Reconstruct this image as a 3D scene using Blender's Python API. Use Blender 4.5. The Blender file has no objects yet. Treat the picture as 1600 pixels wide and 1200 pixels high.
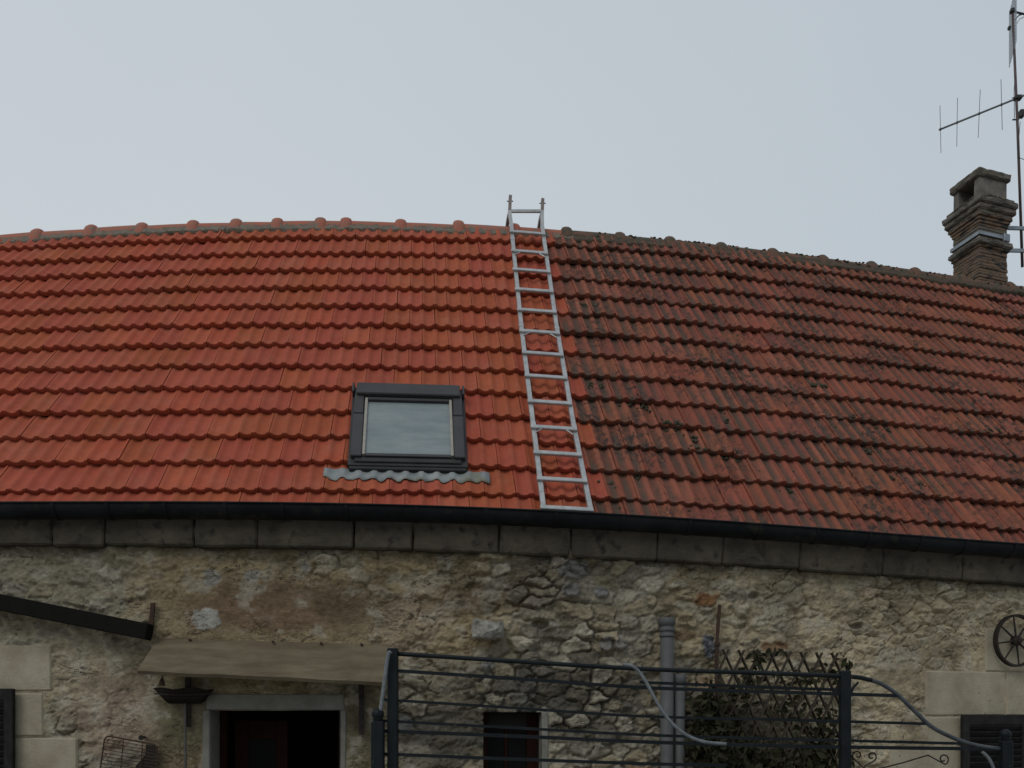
import bpy, bmesh, math, random
import numpy as np
from mathutils import Vector, Matrix

random.seed(7)
rng = np.random.default_rng(7)
scene = bpy.context.scene
COL = scene.collection

# ------------------------------------------------------------------ camera, sky, sun, exposure
FPX, YH, IW, IH = 1256.0, 1120.0, 1600.0, 1200.0     # focal length and horizon in photo pixels
EYE = Vector((0.0, -6.5, 2.1))
YAW = math.radians(6.0)
FW = Vector((math.sin(YAW), math.cos(YAW), 0.0))
RT = Vector((math.cos(YAW), -math.sin(YAW), 0.0))
UP = Vector((0, 0, 1))

cam_d = bpy.data.cameras.new("camera")
cam = bpy.data.objects.new("camera", cam_d)
COL.objects.link(cam)
cam.location = EYE
cam.rotation_euler = (math.radians(90), 0, -YAW)
cam_d.sensor_width = 36.0
cam_d.lens = 36.0 * FPX / IW
cam_d.shift_y = (YH - IH / 2) / IW
cam_d.clip_start = 0.05
cam_d.clip_end = 2000
scene.camera = cam

SUN_EL, SUN_AZ = math.radians(47), math.radians(-142)   # azimuth from +Y, to the left
sun_dir = Vector((math.sin(SUN_AZ) * math.cos(SUN_EL), math.cos(SUN_AZ) * math.cos(SUN_EL), math.sin(SUN_EL)))

world = bpy.data.worlds.new("World")
scene.world = world
world.use_nodes = True
wn, wl = world.node_tree.nodes, world.node_tree.links
wn.clear()
w_out = wn.new("ShaderNodeOutputWorld")
w_bg = wn.new("ShaderNodeBackground")
w_bg.inputs["Strength"].default_value = 0.1
w_sky = wn.new("ShaderNodeTexSky")
w_sky.sky_type = 'NISHITA'
w_sky.sun_disc = False
w_sky.sun_elevation = SUN_EL
w_sky.sun_rotation = SUN_AZ
w_sky.dust_density = 4.0
# overcast cloud sheet: pale grey, a little brighter on the sun's side, faint cloud mottling
w_geo = wn.new("ShaderNodeTexCoord")
w_dot = wn.new("ShaderNodeVectorMath"); w_dot.operation = 'DOT_PRODUCT'
w_dot.inputs[1].default_value = Vector((-0.78, 0.45, -0.43)).normalized()
wl.new(w_geo.outputs["Generated"], w_dot.inputs[0])
w_ramp = wn.new("ShaderNodeMapRange")
w_ramp.inputs[1].default_value = -1.0; w_ramp.inputs[2].default_value = 1.0
w_ramp.inputs[3].default_value = 0.0; w_ramp.inputs[4].default_value = 1.0
wl.new(w_dot.outputs["Value"], w_ramp.inputs[0])
w_noise = wn.new("ShaderNodeTexNoise"); w_noise.inputs["Scale"].default_value = 1.6; w_noise.inputs["Detail"].default_value = 3
wl.new(w_geo.outputs["Generated"], w_noise.inputs["Vector"])
w_add = wn.new("ShaderNodeMath"); w_add.operation = 'MULTIPLY_ADD'
w_add.inputs[1].default_value = 0.4; w_add.inputs[2].default_value = -0.2
wl.new(w_noise.outputs["Fac"], w_add.inputs[0])
w_add2 = wn.new("ShaderNodeMath"); w_add2.operation = 'ADD'
wl.new(w_ramp.outputs[0], w_add2.inputs[0]); wl.new(w_add.outputs[0], w_add2.inputs[1])
w_col = wn.new("ShaderNodeMix"); w_col.data_type = 'RGBA'
w_col.inputs["A"].default_value = (4.5, 5.15, 5.8, 1)
w_col.inputs["B"].default_value = (6.45, 6.95, 7.2, 1)
wl.new(w_add2.outputs[0], w_col.inputs["Factor"])
w_mix = wn.new("ShaderNodeMix"); w_mix.data_type = 'RGBA'
w_mix.inputs["Factor"].default_value = 0.93
wl.new(w_sky.outputs[0], w_mix.inputs["A"])
wl.new(w_col.outputs["Result"], w_mix.inputs["B"])
wl.new(w_mix.outputs["Result"], w_bg.inputs["Color"])
wl.new(w_bg.outputs[0], w_out.inputs["Surface"])

sun_d = bpy.data.lights.new("sun", 'SUN')
sun_d.energy = 0.85
sun_d.angle = math.radians(28)
sun_d.color = (1.0, 0.97, 0.92)
sun_o = bpy.data.objects.new("sun", sun_d)
COL.objects.link(sun_o)
sun_o.rotation_euler = (-sun_dir).to_track_quat('-Z', 'Y').to_euler()

vs = scene.view_settings
vs.view_transform = 'Standard'
vs.look = 'None'
vs.exposure = 0.0
vs.gamma = 1.0
vs.use_curve_mapping = False

# ------------------------------------------------------------------ geometry of the place
BEND = 0.0136                       # the old facade bows gently: Y = BEND * X^2
PITCH = math.radians(55.4)
TW, TE = 0.25, 0.3275               # tile cover width and row exposure
EC, ES = TE * math.cos(PITCH), TE * math.sin(PITCH)
EAVE_OUT = 0.25
ROWS = 14

def ray(px, py):
    return FW + RT * ((px - 800.0) / FPX) + UP * ((YH - py) / FPX)

def plan(s, out):
    m = 2 * BEND * s
    n = math.hypot(1, m)
    return Vector((s + out * m / n, BEND * s * s - out / n, 0))

def tangent(s):
    m = 2 * BEND * s
    return Vector((1, m, 0)).normalized()

def outward(s):
    m = 2 * BEND * s
    return Vector((m, -1, 0)).normalized()

def proj(p):
    d = p - EYE
    z = d.dot(FW)
    return 800 + FPX * d.dot(RT) / z, YH - FPX * d.z / z, z

def s_of(px, out=0.0):
    lo, hi = -14.0, 16.0
    for _ in range(50):
        m = 0.5 * (lo + hi)
        if proj(plan(m, out))[0] < px: lo = m
        else: hi = m
    return 0.5 * (lo + hi)

def wallpt(px, py, out=0.0):
    """a point standing OUT metres before the wall, on the line of sight through a photo pixel"""
    s = s_of(px, out)
    p = plan(s, out)
    d = (p - EYE).dot(FW)
    p.z = EYE.z + (YH - py) / FPX * d
    return p

def curve(pts):
    xs = [p[0] for p in pts]; ys = [p[1] for p in pts]
    def f(x):
        if x <= xs[0]:
            return ys[0] + (ys[1] - ys[0]) / (xs[1] - xs[0]) * (x - xs[0])
        if x >= xs[-1]:
            return ys[-1] + (ys[-1] - ys[-2]) / (xs[-1] - xs[-2]) * (x - xs[-1])
        return float(np.interp(x, xs, ys))
    return f

def smooth_curve(pts, deg=4):
    xs = np.array([p[0] for p in pts], float); ys = np.array([p[1] for p in pts], float)
    co = np.polyfit((xs - 800) / 800, ys, deg)
    dco = np.polyder(co)
    def f(x):
        t = (x - 800) / 800
        tc = min(max(t, -1.02), 1.02)
        return float(np.polyval(co, tc) + np.polyval(dco, tc) * (t - tc))
    return f

edge1 = smooth_curve([(0, 775), (200, 772), (400, 772), (600, 777), (800, 781), (930, 785), (1000, 789), (1200, 801), (1400, 820), (1600, 834)])
edge13 = smooth_curve([(0, 397), (200, 386), (400, 380), (600, 380), (790, 383), (860, 387), (1000, 400), (1200, 422), (1400, 447), (1600, 480)])
gut_top = smooth_curve([(0, 787), (200, 785), (400, 787), (600, 792), (800, 797), (1000, 807), (1200, 820), (1400, 838), (1600, 851)])
corn_bot = smooth_curve([(0, 851), (300, 853), (553, 857), (645, 860), (780, 864), (890, 868), (1027, 876), (1250, 889), (1380, 899), (1505, 907), (1600, 913)])

_zc = {}
def _z_rows(s):
    k = round(s, 4)
    if k not in _zc:
        r = []
        for v, e in ((1, edge1), (13, edge13)):
            p = plan(s, EAVE_OUT - v * EC)
            px, _, d = proj(p)
            r.append(EYE.z + (YH - e(px)) / FPX * d)
        _zc[k] = r
    return _zc[k]

def roofpt(s, v, out=0.0):
    z1, z13 = _z_rows(s)
    p = plan(s, EAVE_OUT - v * EC)
    p.z = z1 + (z13 - z1) * (v - 1) / 12.0
    if out:
        p = p + roof_frame(s, v)[2] * out
    return p

def roof_frame(s, v):
    a = roofpt(s + 0.12, v) - roofpt(s - 0.12, v)
    b = roofpt(s, v + 0.5) - roofpt(s, v - 0.5)
    x = a.normalized()
    n = x.cross(b).normalized()
    y = n.cross(x)
    return x, y, n

def roof_sv(px, py, out=0.0):
    s, v = 0.0, 7.0
    for _ in range(25):
        x, y, _ = proj(roofpt(s, v, out))
        x1, y1, _ = proj(roofpt(s + 0.02, v, out)); x2, y2, _ = proj(roofpt(s, v + 0.05, out))
        J = np.array([[(x1 - x) / 0.02, (x2 - x) / 0.05], [(y1 - y) / 0.02, (y2 - y) / 0.05]])
        d = np.linalg.solve(J, np.array([px - x, py - y]))
        s += float(np.clip(d[0], -1, 1)); v += float(np.clip(d[1], -3, 3))
    return s, v

# ------------------------------------------------------------------ mesh helpers
class MB:
    def __init__(self):
        self.v, self.f, self.col = [], [], []
    def add(self, verts, faces):
        o = len(self.v)
        self.v += [tuple(p) for p in verts]
        self.f += [tuple(i + o for i in f) for f in faces]
        return self
    def box(self, c, ax, ay, az):
        """centre and three half-axis vectors"""
        c = Vector(c); ax, ay, az = Vector(ax), Vector(ay), Vector(az)
        vs_ = [c + ax * i + ay * j + az * k for k in (-1, 1) for j in (-1, 1) for i in (-1, 1)]
        return self.add(vs_, [(0, 2, 3, 1), (4, 5, 7, 6), (0, 1, 5, 4), (2, 6, 7, 3), (0, 4, 6, 2), (1, 3, 7, 5)])
    def bevbox(self, c, ax, ay, az, b=0.01, jit=0.0):
        """box with chamfered edges"""
        c = Vector(c); ax, ay, az = Vector(ax), Vector(ay), Vector(az)
        L = [ax.length, ay.length, az.length]
        e = [ax.normalized(), ay.normalized(), az.normalized()]
        b = min(b, 0.45 * min(L))
        bm = bmesh.new()
        vs_ = []
        for i in (-1, 1):
            for j in (-1, 1):
                for k in (-1, 1):
                    jj = Vector([random.uniform(-jit, jit) for _ in range(3)])
                    for q in range(3):
                        l = [L[0] - b, L[1] - b, L[2] - b]
                        l[q] = L[q]
                        vs_.append(c + e[0] * i * l[0] + e[1] * j * l[1] + e[2] * k * l[2] + jj)
        for p in vs_: bm.verts.new(p)
        bmesh.ops.convex_hull(bm, input=bm.verts)
        bm.verts.index_update()
        vv = [v.co.copy() for v in bm.verts]
        ff = [[v.index for v in f.verts] for f in bm.faces]
        bm.free()
        return self.add(vv, ff)
    def tube(self, pts, r, n=8, flat=None, caps=True):
        """round tube along points; flat=(a,b) makes a rectangular bar with half sizes a (sideways) and b"""
        pts = [Vector(p) for p in pts]
        rs = r if isinstance(r, (list, tuple)) else [r] * len(pts)
        rings = []
        ref = None
        for i, p in enumerate(pts):
            t = (pts[min(i + 1, len(pts) - 1)] - pts[max(i - 1, 0)]).normalized()
            if ref is None:
                ref = Vector((0, 0, 1)) if abs(t.z) < 0.9 else Vector((0, -1, 0))
            u = t.cross(ref).normalized(); w = u.cross(t).normalized(); ref = w
            if flat:
                ring = [p + u * a * flat[0] + w * b * flat[1] for a, b in ((-1, -1), (1, -1), (1, 1), (-1, 1))]
            else:
                ring = [p + (u * math.cos(2 * math.pi * k / n) + w * math.sin(2 * math.pi * k / n)) * rs[i] for k in range(n)]
            rings.append(ring)
        m = len(rings[0]); vs_ = [q for g in rings for q in g]; fs = []
        for i in range(len(rings) - 1):
            for k in range(m):
                a, b = i * m + k, i * m + (k + 1) % m
                fs.append((a, b, b + m, a + m))
        if caps:
            fs.append(tuple(reversed(range(m)))); fs.append(tuple(range((len(rings) - 1) * m, len(rings) * m)))
        return self.add(vs_, fs)
    def lathe(self, base, axis, prof, n=12):
        axis = Vector(axis).normalized()
        u = axis.orthogonal().normalized(); w = axis.cross(u)
        vs_, fs = [], []
        for h, r in prof:
            for k in range(n):
                a = 2 * math.pi * k / n
                vs_.append(Vector(base) + axis * h + (u * math.cos(a) + w * math.sin(a)) * max(r, 1e-4))
        for i in range(len(prof) - 1):
            for k in range(n):
                a, b = i * n + k, i * n + (k + 1) % n
                fs.append((a, b, b + n, a + n))
        fs.append(tuple(reversed(range(n)))); fs.append(tuple(range((len(prof) - 1) * n, len(prof) * n)))
        return self.add(vs_, fs)
    def build(self, name, mat, parent=None, smooth=False, cols=None):
        me = bpy.data.meshes.new(name)
        me.from_pydata(self.v, [], self.f)
        if smooth:
            me.polygons.foreach_set("use_smooth", [True] * len(me.polygons))
        if cols is not None:
            at = me.color_attributes.new("tint", 'FLOAT_COLOR', 'POINT')
            at.data.foreach_set("color", np.asarray(cols, np.float32).ravel())
        me.update()
        return link(name, me, mat, parent)

def link(name, me, mat, parent=None):
    if mat is not None and not me.materials:
        me.materials.append(mat)
    o = bpy.data.objects.new(name, me)
    COL.objects.link(o)
    if parent is not None: o.parent = parent
    return o

def sharp(o, ang=35):
    """smooth shading with hard edges above an angle"""
    me = o.data
    bm = bmesh.new(); bm.from_mesh(me)
    bmesh.ops.recalc_face_normals(bm, faces=bm.faces)
    for f in bm.faces: f.smooth = True
    for e in bm.edges:
        if len(e.link_faces) == 2 and e.calc_face_angle(0) > math.radians(ang): e.smooth = False
    bm.to_mesh(me); bm.free()
    return o

_tex = {}
def worn(o, strength, size, levels=3):
    """weathered surface: subdivided and roughened by a cloud pattern"""
    if size not in _tex:
        t = bpy.data.textures.new('wear', 'CLOUDS'); t.noise_scale = size; t.noise_depth = 3; _tex[size] = t
    a = o.modifiers.new('divide', 'SUBSURF'); a.subdivision_type = 'SIMPLE'; a.levels = levels; a.render_levels = levels
    b = o.modifiers.new('wear', 'DISPLACE'); b.texture = _tex[size]; b.texture_coords = 'GLOBAL'; b.strength = strength; b.mid_level = 0.5
    return o

def empty(name, loc=(0, 0, 0), parent=None):
    o = bpy.data.objects.new(name, None)
    COL.objects.link(o)
    o.location = loc
    if parent is not None: o.parent = parent
    return o

def tag(o, label, cat=None, group=None, kind=None):
    o["label"] = label
    if cat:
        o["category"] = cat
        o["kind"] = "thing"
    if group: o["group"] = group
    if kind: o["kind"] = kind
    return o

# ------------------------------------------------------------------ materials
def mat(name, base, rough=0.8, metal=0.0, spec=0.3, var=None, scale=6.0, detail=6, bump=0.0, bscale=None, stretch=None,
        attr=False, spots=None, coord='Object'):
    """principled surface: base colour broken up by noise (var = second colour), optional dark spots, fine relief"""
    m = bpy.data.materials.new(name)
    m.use_nodes = True
    nt = m.node_tree; N, L = nt.nodes, nt.links
    bs = N["Principled BSDF"]
    bs.inputs["Roughness"].default_value = rough
    bs.inputs["Metallic"].default_value = metal
    bs.inputs["Specular IOR Level"].default_value = spec
    tc = N.new("ShaderNodeTexCoord")
    geo = N.new("ShaderNodeNewGeometry")
    vec = geo.outputs["Position"]
    if stretch:
        mp = N.new("ShaderNodeMapping"); mp.inputs["Scale"].default_value = stretch
        L.new(vec, mp.inputs["Vector"]); vec = mp.outputs[0]
    col = None
    if attr:
        a = N.new("ShaderNodeAttribute"); a.attribute_name = "tint"
        col = a.outputs["Color"]
    if var is not None:
        no = N.new("ShaderNodeTexNoise"); no.inputs["Scale"].default_value = scale; no.inputs["Detail"].default_value = detail
        no.inputs["Roughness"].default_value = 0.65
        L.new(vec, no.inputs["Vector"])
        rp = N.new("ShaderNodeMapRange"); rp.inputs[1].default_value = 0.35; rp.inputs[2].default_value = 0.68
        L.new(no.outputs["Fac"], rp.inputs[0])
        mx = N.new("ShaderNodeMix"); mx.data_type = 'RGBA'
        L.new(rp.outputs[0], mx.inputs["Factor"])
        mx.inputs["A"].default_value = (*base, 1); mx.inputs["B"].default_value = (*var, 1)
        c2 = mx.outputs["Result"]
        if col is not None:
            mm = N.new("ShaderNodeMix"); mm.data_type = 'RGBA'; mm.blend_type = 'MULTIPLY'; mm.inputs["Factor"].default_value = 1.0
            L.new(col, mm.inputs["A"]); L.new(c2, mm.inputs["B"]); c2 = mm.outputs["Result"]
        col = c2
    if spots is not None:
        sc, lo, hi, scol = spots
        n2 = N.new("ShaderNodeTexNoise"); n2.inputs["Scale"].default_value = sc; n2.inputs["Detail"].default_value = 5
        L.new(vec, n2.inputs["Vector"])
        r2 = N.new("ShaderNodeMapRange"); r2.inputs[1].default_value = lo; r2.inputs[2].default_value = hi
        L.new(n2.outputs["Fac"], r2.inputs[0])
        m2 = N.new("ShaderNodeMix"); m2.data_type = 'RGBA'
        L.new(r2.outputs[0], m2.inputs["Factor"])
        if col is not None: L.new(col, m2.inputs["A"])
        else: m2.inputs["A"].default_value = (*base, 1)
        m2.inputs["B"].default_value = (*scol, 1)
        col = m2.outputs["Result"]
    if col is None: bs.inputs["Base Color"].default_value = (*base, 1)
    else: L.new(col, bs.inputs["Base Color"])
    if bump:
        nb = N.new("ShaderNodeTexNoise"); nb.inputs["Scale"].default_value = bscale or scale * 4; nb.inputs["Detail"].default_value = 6
        L.new(geo.outputs["Position"], nb.inputs["Vector"])
        bp = N.new("ShaderNodeBump"); bp.inputs["Strength"].default_value = bump; bp.inputs["Distance"].default_value = 0.02
        L.new(nb.outputs["Fac"], bp.inputs["Height"]); L.new(bp.outputs[0], bs.inputs["Normal"])
    return m

M = {}
def wall_material():
    m = bpy.data.materials.new('wall_stone'); m.use_nodes = True
    nt = m.node_tree; N, L = nt.nodes, nt.links
    bs = N["Principled BSDF"]; bs.inputs["Roughness"].default_value = 0.95; bs.inputs["Specular IOR Level"].default_value = 0.12
    geo = N.new("ShaderNodeNewGeometry"); at = N.new("ShaderNodeAttribute"); at.attribute_name = "tint"
    def noise(sc, de, st=(1, 1, 1), ro=0.6, di=0.0):
        mp = N.new("ShaderNodeMapping"); mp.inputs["Scale"].default_value = st
        L.new(geo.outputs["Position"], mp.inputs["Vector"])
        n = N.new("ShaderNodeTexNoise"); n.inputs["Scale"].default_value = sc; n.inputs["Detail"].default_value = de
        n.inputs["Roughness"].default_value = ro; n.inputs["Distortion"].default_value = di
        L.new(mp.outputs[0], n.inputs["Vector"]); return n.outputs["Fac"]
    def rg(src, a, b, c=0.0, d=1.0):
        r = N.new("ShaderNodeMapRange"); r.inputs[1].default_value = a; r.inputs[2].default_value = b; r.inputs[3].default_value = c; r.inputs[4].default_value = d
        L.new(src, r.inputs[0]); return r.outputs[0]
    def mul(a, b):
        x = N.new("ShaderNodeMath"); x.operation = 'MULTIPLY'; L.new(a, x.inputs[0])
        if isinstance(b, float): x.inputs[1].default_value = b
        else: L.new(b, x.inputs[1])
        return x.outputs[0]
    def mix(f, a, b, bl='MIX'):
        x = N.new("ShaderNodeMix"); x.data_type = 'RGBA'; x.blend_type = bl
        if isinstance(f, float): x.inputs["Factor"].default_value = f
        else: L.new(f, x.inputs["Factor"])
        for k, q in (("A", a), ("B", b)):
            if isinstance(q, tuple): x.inputs[k].default_value = (*q, 1)
            else: L.new(q, x.inputs[k])
        return x.outputs["Result"]
    c = at.outputs["Color"]
    g1 = N.new("ShaderNodeMix"); 
    c = mix(rg(noise(19, 7, (1, 1, 1.6), 0.7), 0.33, 0.66), mix(1.0, c, (0.68, 0.66, 0.63), 'MULTIPLY'), mix(1.0, c, (1.25, 1.25, 1.25), 'MULTIPLY'))
    c = mix(mul(rg(noise(46, 5, (1, 1, 1.5), 0.7), 0.56, 0.70), 0.55), c, mix(1.0, c, (0.5, 0.48, 0.45), 'MULTIPLY'))
    # thin dirt-filled cracks, mostly level
    cr = noise(6.5, 4, (1, 1, 2.6), 0.55, 0.6)
    ab = N.new("ShaderNodeMath"); ab.operation = 'SUBTRACT'; L.new(cr, ab.inputs[0]); ab.inputs[1].default_value = 0.5
    ab2 = N.new("ShaderNodeMath"); ab2.operation = 'ABSOLUTE'; L.new(ab.outputs[0], ab2.inputs[0])
    line = rg(ab2.outputs[0], 0.004, 0.013, 1.0, 0.0)
    gate = rg(noise(2.6, 4), 0.50, 0.58)
    c = mix(mul(mul(line, gate), 0.8), c, (0.05, 0.043, 0.033))
    c = mix(mul(rg(noise(15, 5), 0.665, 0.72), 0.85), c, (0.055, 0.048, 0.038))
    c = mix(mul(rg(noise(24, 5, (1, 1, 1.4)), 0.67, 0.72), 0.5), c, (0.48, 0.45, 0.38))
    L.new(c, bs.inputs["Base Color"])
    b1 = N.new("ShaderNodeBump"); b1.inputs["Strength"].default_value = 0.85; b1.inputs["Distance"].default_value = 0.03
    L.new(noise(40, 8, (1, 1, 1.5), 0.75), b1.inputs["Height"])
    b2 = N.new("ShaderNodeBump"); b2.inputs["Strength"].default_value = 0.8; b2.inputs["Distance"].default_value = 0.012; b2.invert = True
    L.new(mul(line, gate), b2.inputs["Height"]); L.new(b1.outputs[0], b2.inputs["Normal"])
    L.new(b2.outputs[0], bs.inputs["Normal"])
    N.remove(g1)
    return m
M['mortar'] = wall_material()
M['ashlar'] = mat('ashlar', (0.37, 0.33, 0.245), 0.92, var=(0.25, 0.215, 0.155), scale=4, bump=0.35, bscale=70, spec=0.15, spots=(26, 0.68, 0.76, (0.12, 0.11, 0.09)))
M['cornice'] = mat('cornice_stone', (0.10, 0.087, 0.065), 0.93, var=(0.045, 0.04, 0.033), scale=3.2, bump=0.4, bscale=60, spec=0.15, spots=(11, 0.56, 0.72, (0.03, 0.028, 0.026)))
M['gutter'] = mat('gutter_zinc', (0.006, 0.0065, 0.0075), 0.55, var=(0.013, 0.0145, 0.017), scale=4, spec=0.10, spots=(6, 0.6, 0.7, (0.022, 0.021, 0.018)), bump=0.1, bscale=20)
M['deck'] = mat('roof_deck', (0.02, 0.015, 0.012), 0.95, var=(0.012, 0.01, 0.008), spec=0.05)
M['alu'] = mat('aluminium', (0.33, 0.335, 0.335), 0.42, metal=0.5, var=(0.46, 0.465, 0.46), scale=14, spots=(40, 0.66, 0.72, (0.16, 0.15, 0.14)), spec=0.4)
M['rubberhook'] = mat('hook_steel', (0.16, 0.13, 0.125), 0.6, metal=0.4, var=(0.24, 0.2, 0.18), scale=30)
M['anthracite'] = mat('anthracite_metal', (0.036, 0.035, 0.037), 0.5, var=(0.05, 0.048, 0.05), scale=5, spec=0.25)
M['black'] = mat('black_metal', (0.018, 0.018, 0.019), 0.5, var=(0.03, 0.03, 0.03), scale=8)
M['pale_wood'] = mat('pale_wood', (0.32, 0.30, 0.26), 0.7, var=(0.24, 0.22, 0.19), scale=20)
M['lead'] = mat('lead_flashing', (0.28, 0.295, 0.29), 0.7, metal=0.0, var=(0.16, 0.18, 0.185), scale=7, bump=0.15, bscale=30, spots=(4, 0.52, 0.66, (0.16, 0.16, 0.11)))
M['rust'] = mat('rusty_iron', (0.075, 0.04, 0.028), 0.85, metal=0.2, var=(0.035, 0.025, 0.02), scale=30, bump=0.2)
M['iron'] = mat('dark_iron', (0.018, 0.0165, 0.0125), 0.75, metal=0.0, spec=0.15, var=(0.04, 0.034, 0.03), scale=25)
M['paint'] = mat('blue_grey_paint', (0.006, 0.0085, 0.010), 0.5, metal=0.0, var=(0.011, 0.0145, 0.0165), scale=12, spec=0.15, spots=(30, 0.66, 0.73, (0.04, 0.035, 0.03)))
M['paint_pale'] = mat('pale_grey_paint', (0.09, 0.105, 0.115), 0.5, var=(0.17, 0.185, 0.195), scale=22, spec=0.35)  # paler grey; on the left slanted tube it paints in the highlight
M['paint_mid'] = mat('highlit_paint', (0.03, 0.035, 0.04), 0.45, var=(0.075, 0.083, 0.09), scale=16, spec=0.3)  # railing paint made lighter: highlight of the right curve put into the colour
M['pvc'] = mat('grey_pvc', (0.10, 0.104, 0.104), 0.6, var=(0.075, 0.078, 0.077), scale=6, spec=0.2)
M['canopy'] = mat('canopy_sheet', (0.158, 0.132, 0.084), 0.9, var=(0.09, 0.067, 0.042), scale=3.0, stretch=(0.9, 2.2, 3.5), bump=0.35, bscale=60)
M['beam'] = mat('tarred_beam', (0.010, 0.0095, 0.0085), 0.95, spec=0.05, var=(0.013, 0.012, 0.011), scale=10, bump=0.2)
M['trough'] = mat('dark_wood', (0.022, 0.019, 0.016), 0.95, spec=0.05, var=(0.018, 0.016, 0.014), scale=20, bump=0.3)
M['darkred'] = mat('dark_red_paint', (0.024, 0.0075, 0.005), 0.8, var=(0.014, 0.006, 0.0045), scale=6, spec=0.1)
M['shutter'] = mat('shutter_paint', (0.014, 0.0135, 0.013), 0.8, spec=0.1, var=(0.028, 0.027, 0.026), scale=12)
M['render'] = mat('white_render', (0.20, 0.195, 0.17), 0.9, var=(0.13, 0.125, 0.105), scale=8, bump=0.2, bscale=80)
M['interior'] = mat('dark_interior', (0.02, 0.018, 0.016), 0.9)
M['trellis'] = mat('trellis_wood', (0.055, 0.042, 0.03), 0.9, var=(0.03, 0.024, 0.018), scale=30)
M['leaf'] = mat('ivy_leaf', (0.026, 0.029, 0.0125), 0.65, var=(0.018, 0.0145, 0.008), scale=12, spec=0.15)
M['moss'] = mat('moss', (0.04, 0.045, 0.022), 0.95, var=(0.055, 0.05, 0.035), scale=30, bump=0.5, bscale=120)
M['ridge_new'] = mat('ridge_clay', (0.34, 0.10, 0.06), 0.75, var=(0.26, 0.115, 0.08), scale=7, bump=0.15, bscale=60, spots=(9, 0.56, 0.68, (0.17, 0.13, 0.10)))
M['ridge_old'] = mat('old_ridge_clay', (0.15, 0.075, 0.05), 0.9, var=(0.08, 0.06, 0.043), scale=9, bump=0.3, bscale=60, spots=(12, 0.5, 0.62, (0.06, 0.058, 0.042)))
M['bedding'] = mat('ridge_mortar', (0.19, 0.155, 0.12), 0.95, var=(0.11, 0.095, 0.075), scale=14, bump=0.5, bscale=60)
M['bedding_old'] = mat('mossy_ridge_mortar', (0.095, 0.066, 0.046), 0.95, var=(0.05, 0.045, 0.031), scale=11, bump=0.6, bscale=60)
M['chimney'] = mat('chimney_brick', (0.19, 0.12, 0.078), 0.93, var=(0.11, 0.088, 0.068), scale=9, stretch=(1, 1, 3), bump=0.4, bscale=70, spots=(7, 0.5, 0.62, (0.04, 0.038, 0.035)))
M['chimney_stone'] = mat('chimney_stone', (0.17, 0.155, 0.135), 0.93, var=(0.085, 0.08, 0.072), scale=8, bump=0.4, bscale=70)
M['chimney_dark'] = mat('sooty_stone', (0.10, 0.088, 0.072), 0.95, var=(0.15, 0.135, 0.11), scale=9, bump=0.4, bscale=70)
M['strap'] = mat('galvanised_strap', (0.2, 0.23, 0.26), 0.5, metal=0.4, var=(0.28, 0.31, 0.34), scale=10)
M['mast'] = mat('antenna_mast', (0.10, 0.065, 0.06), 0.6, metal=0.3, var=(0.07, 0.055, 0.055), scale=12)
M['boom'] = mat('antenna_aluminium', (0.13, 0.145, 0.15), 0.5, metal=0.4, var=(0.18, 0.19, 0.2), scale=12)
M['plastic'] = mat('black_plastic', (0.025, 0.028, 0.03), 0.5)
M['grid'] = mat('reflector_mesh', (0.34, 0.38, 0.42), 0.5, metal=0.3)
M['ground'] = mat('courtyard_gravel', (0.30, 0.275, 0.235), 0.95, var=(0.21, 0.19, 0.16), scale=9, bump=0.4, bscale=60)
M['gable'] = mat('rough_render', (0.22, 0.2, 0.165), 0.95, var=(0.15, 0.14, 0.115), scale=5, bump=0.5, bscale=40)

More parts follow.
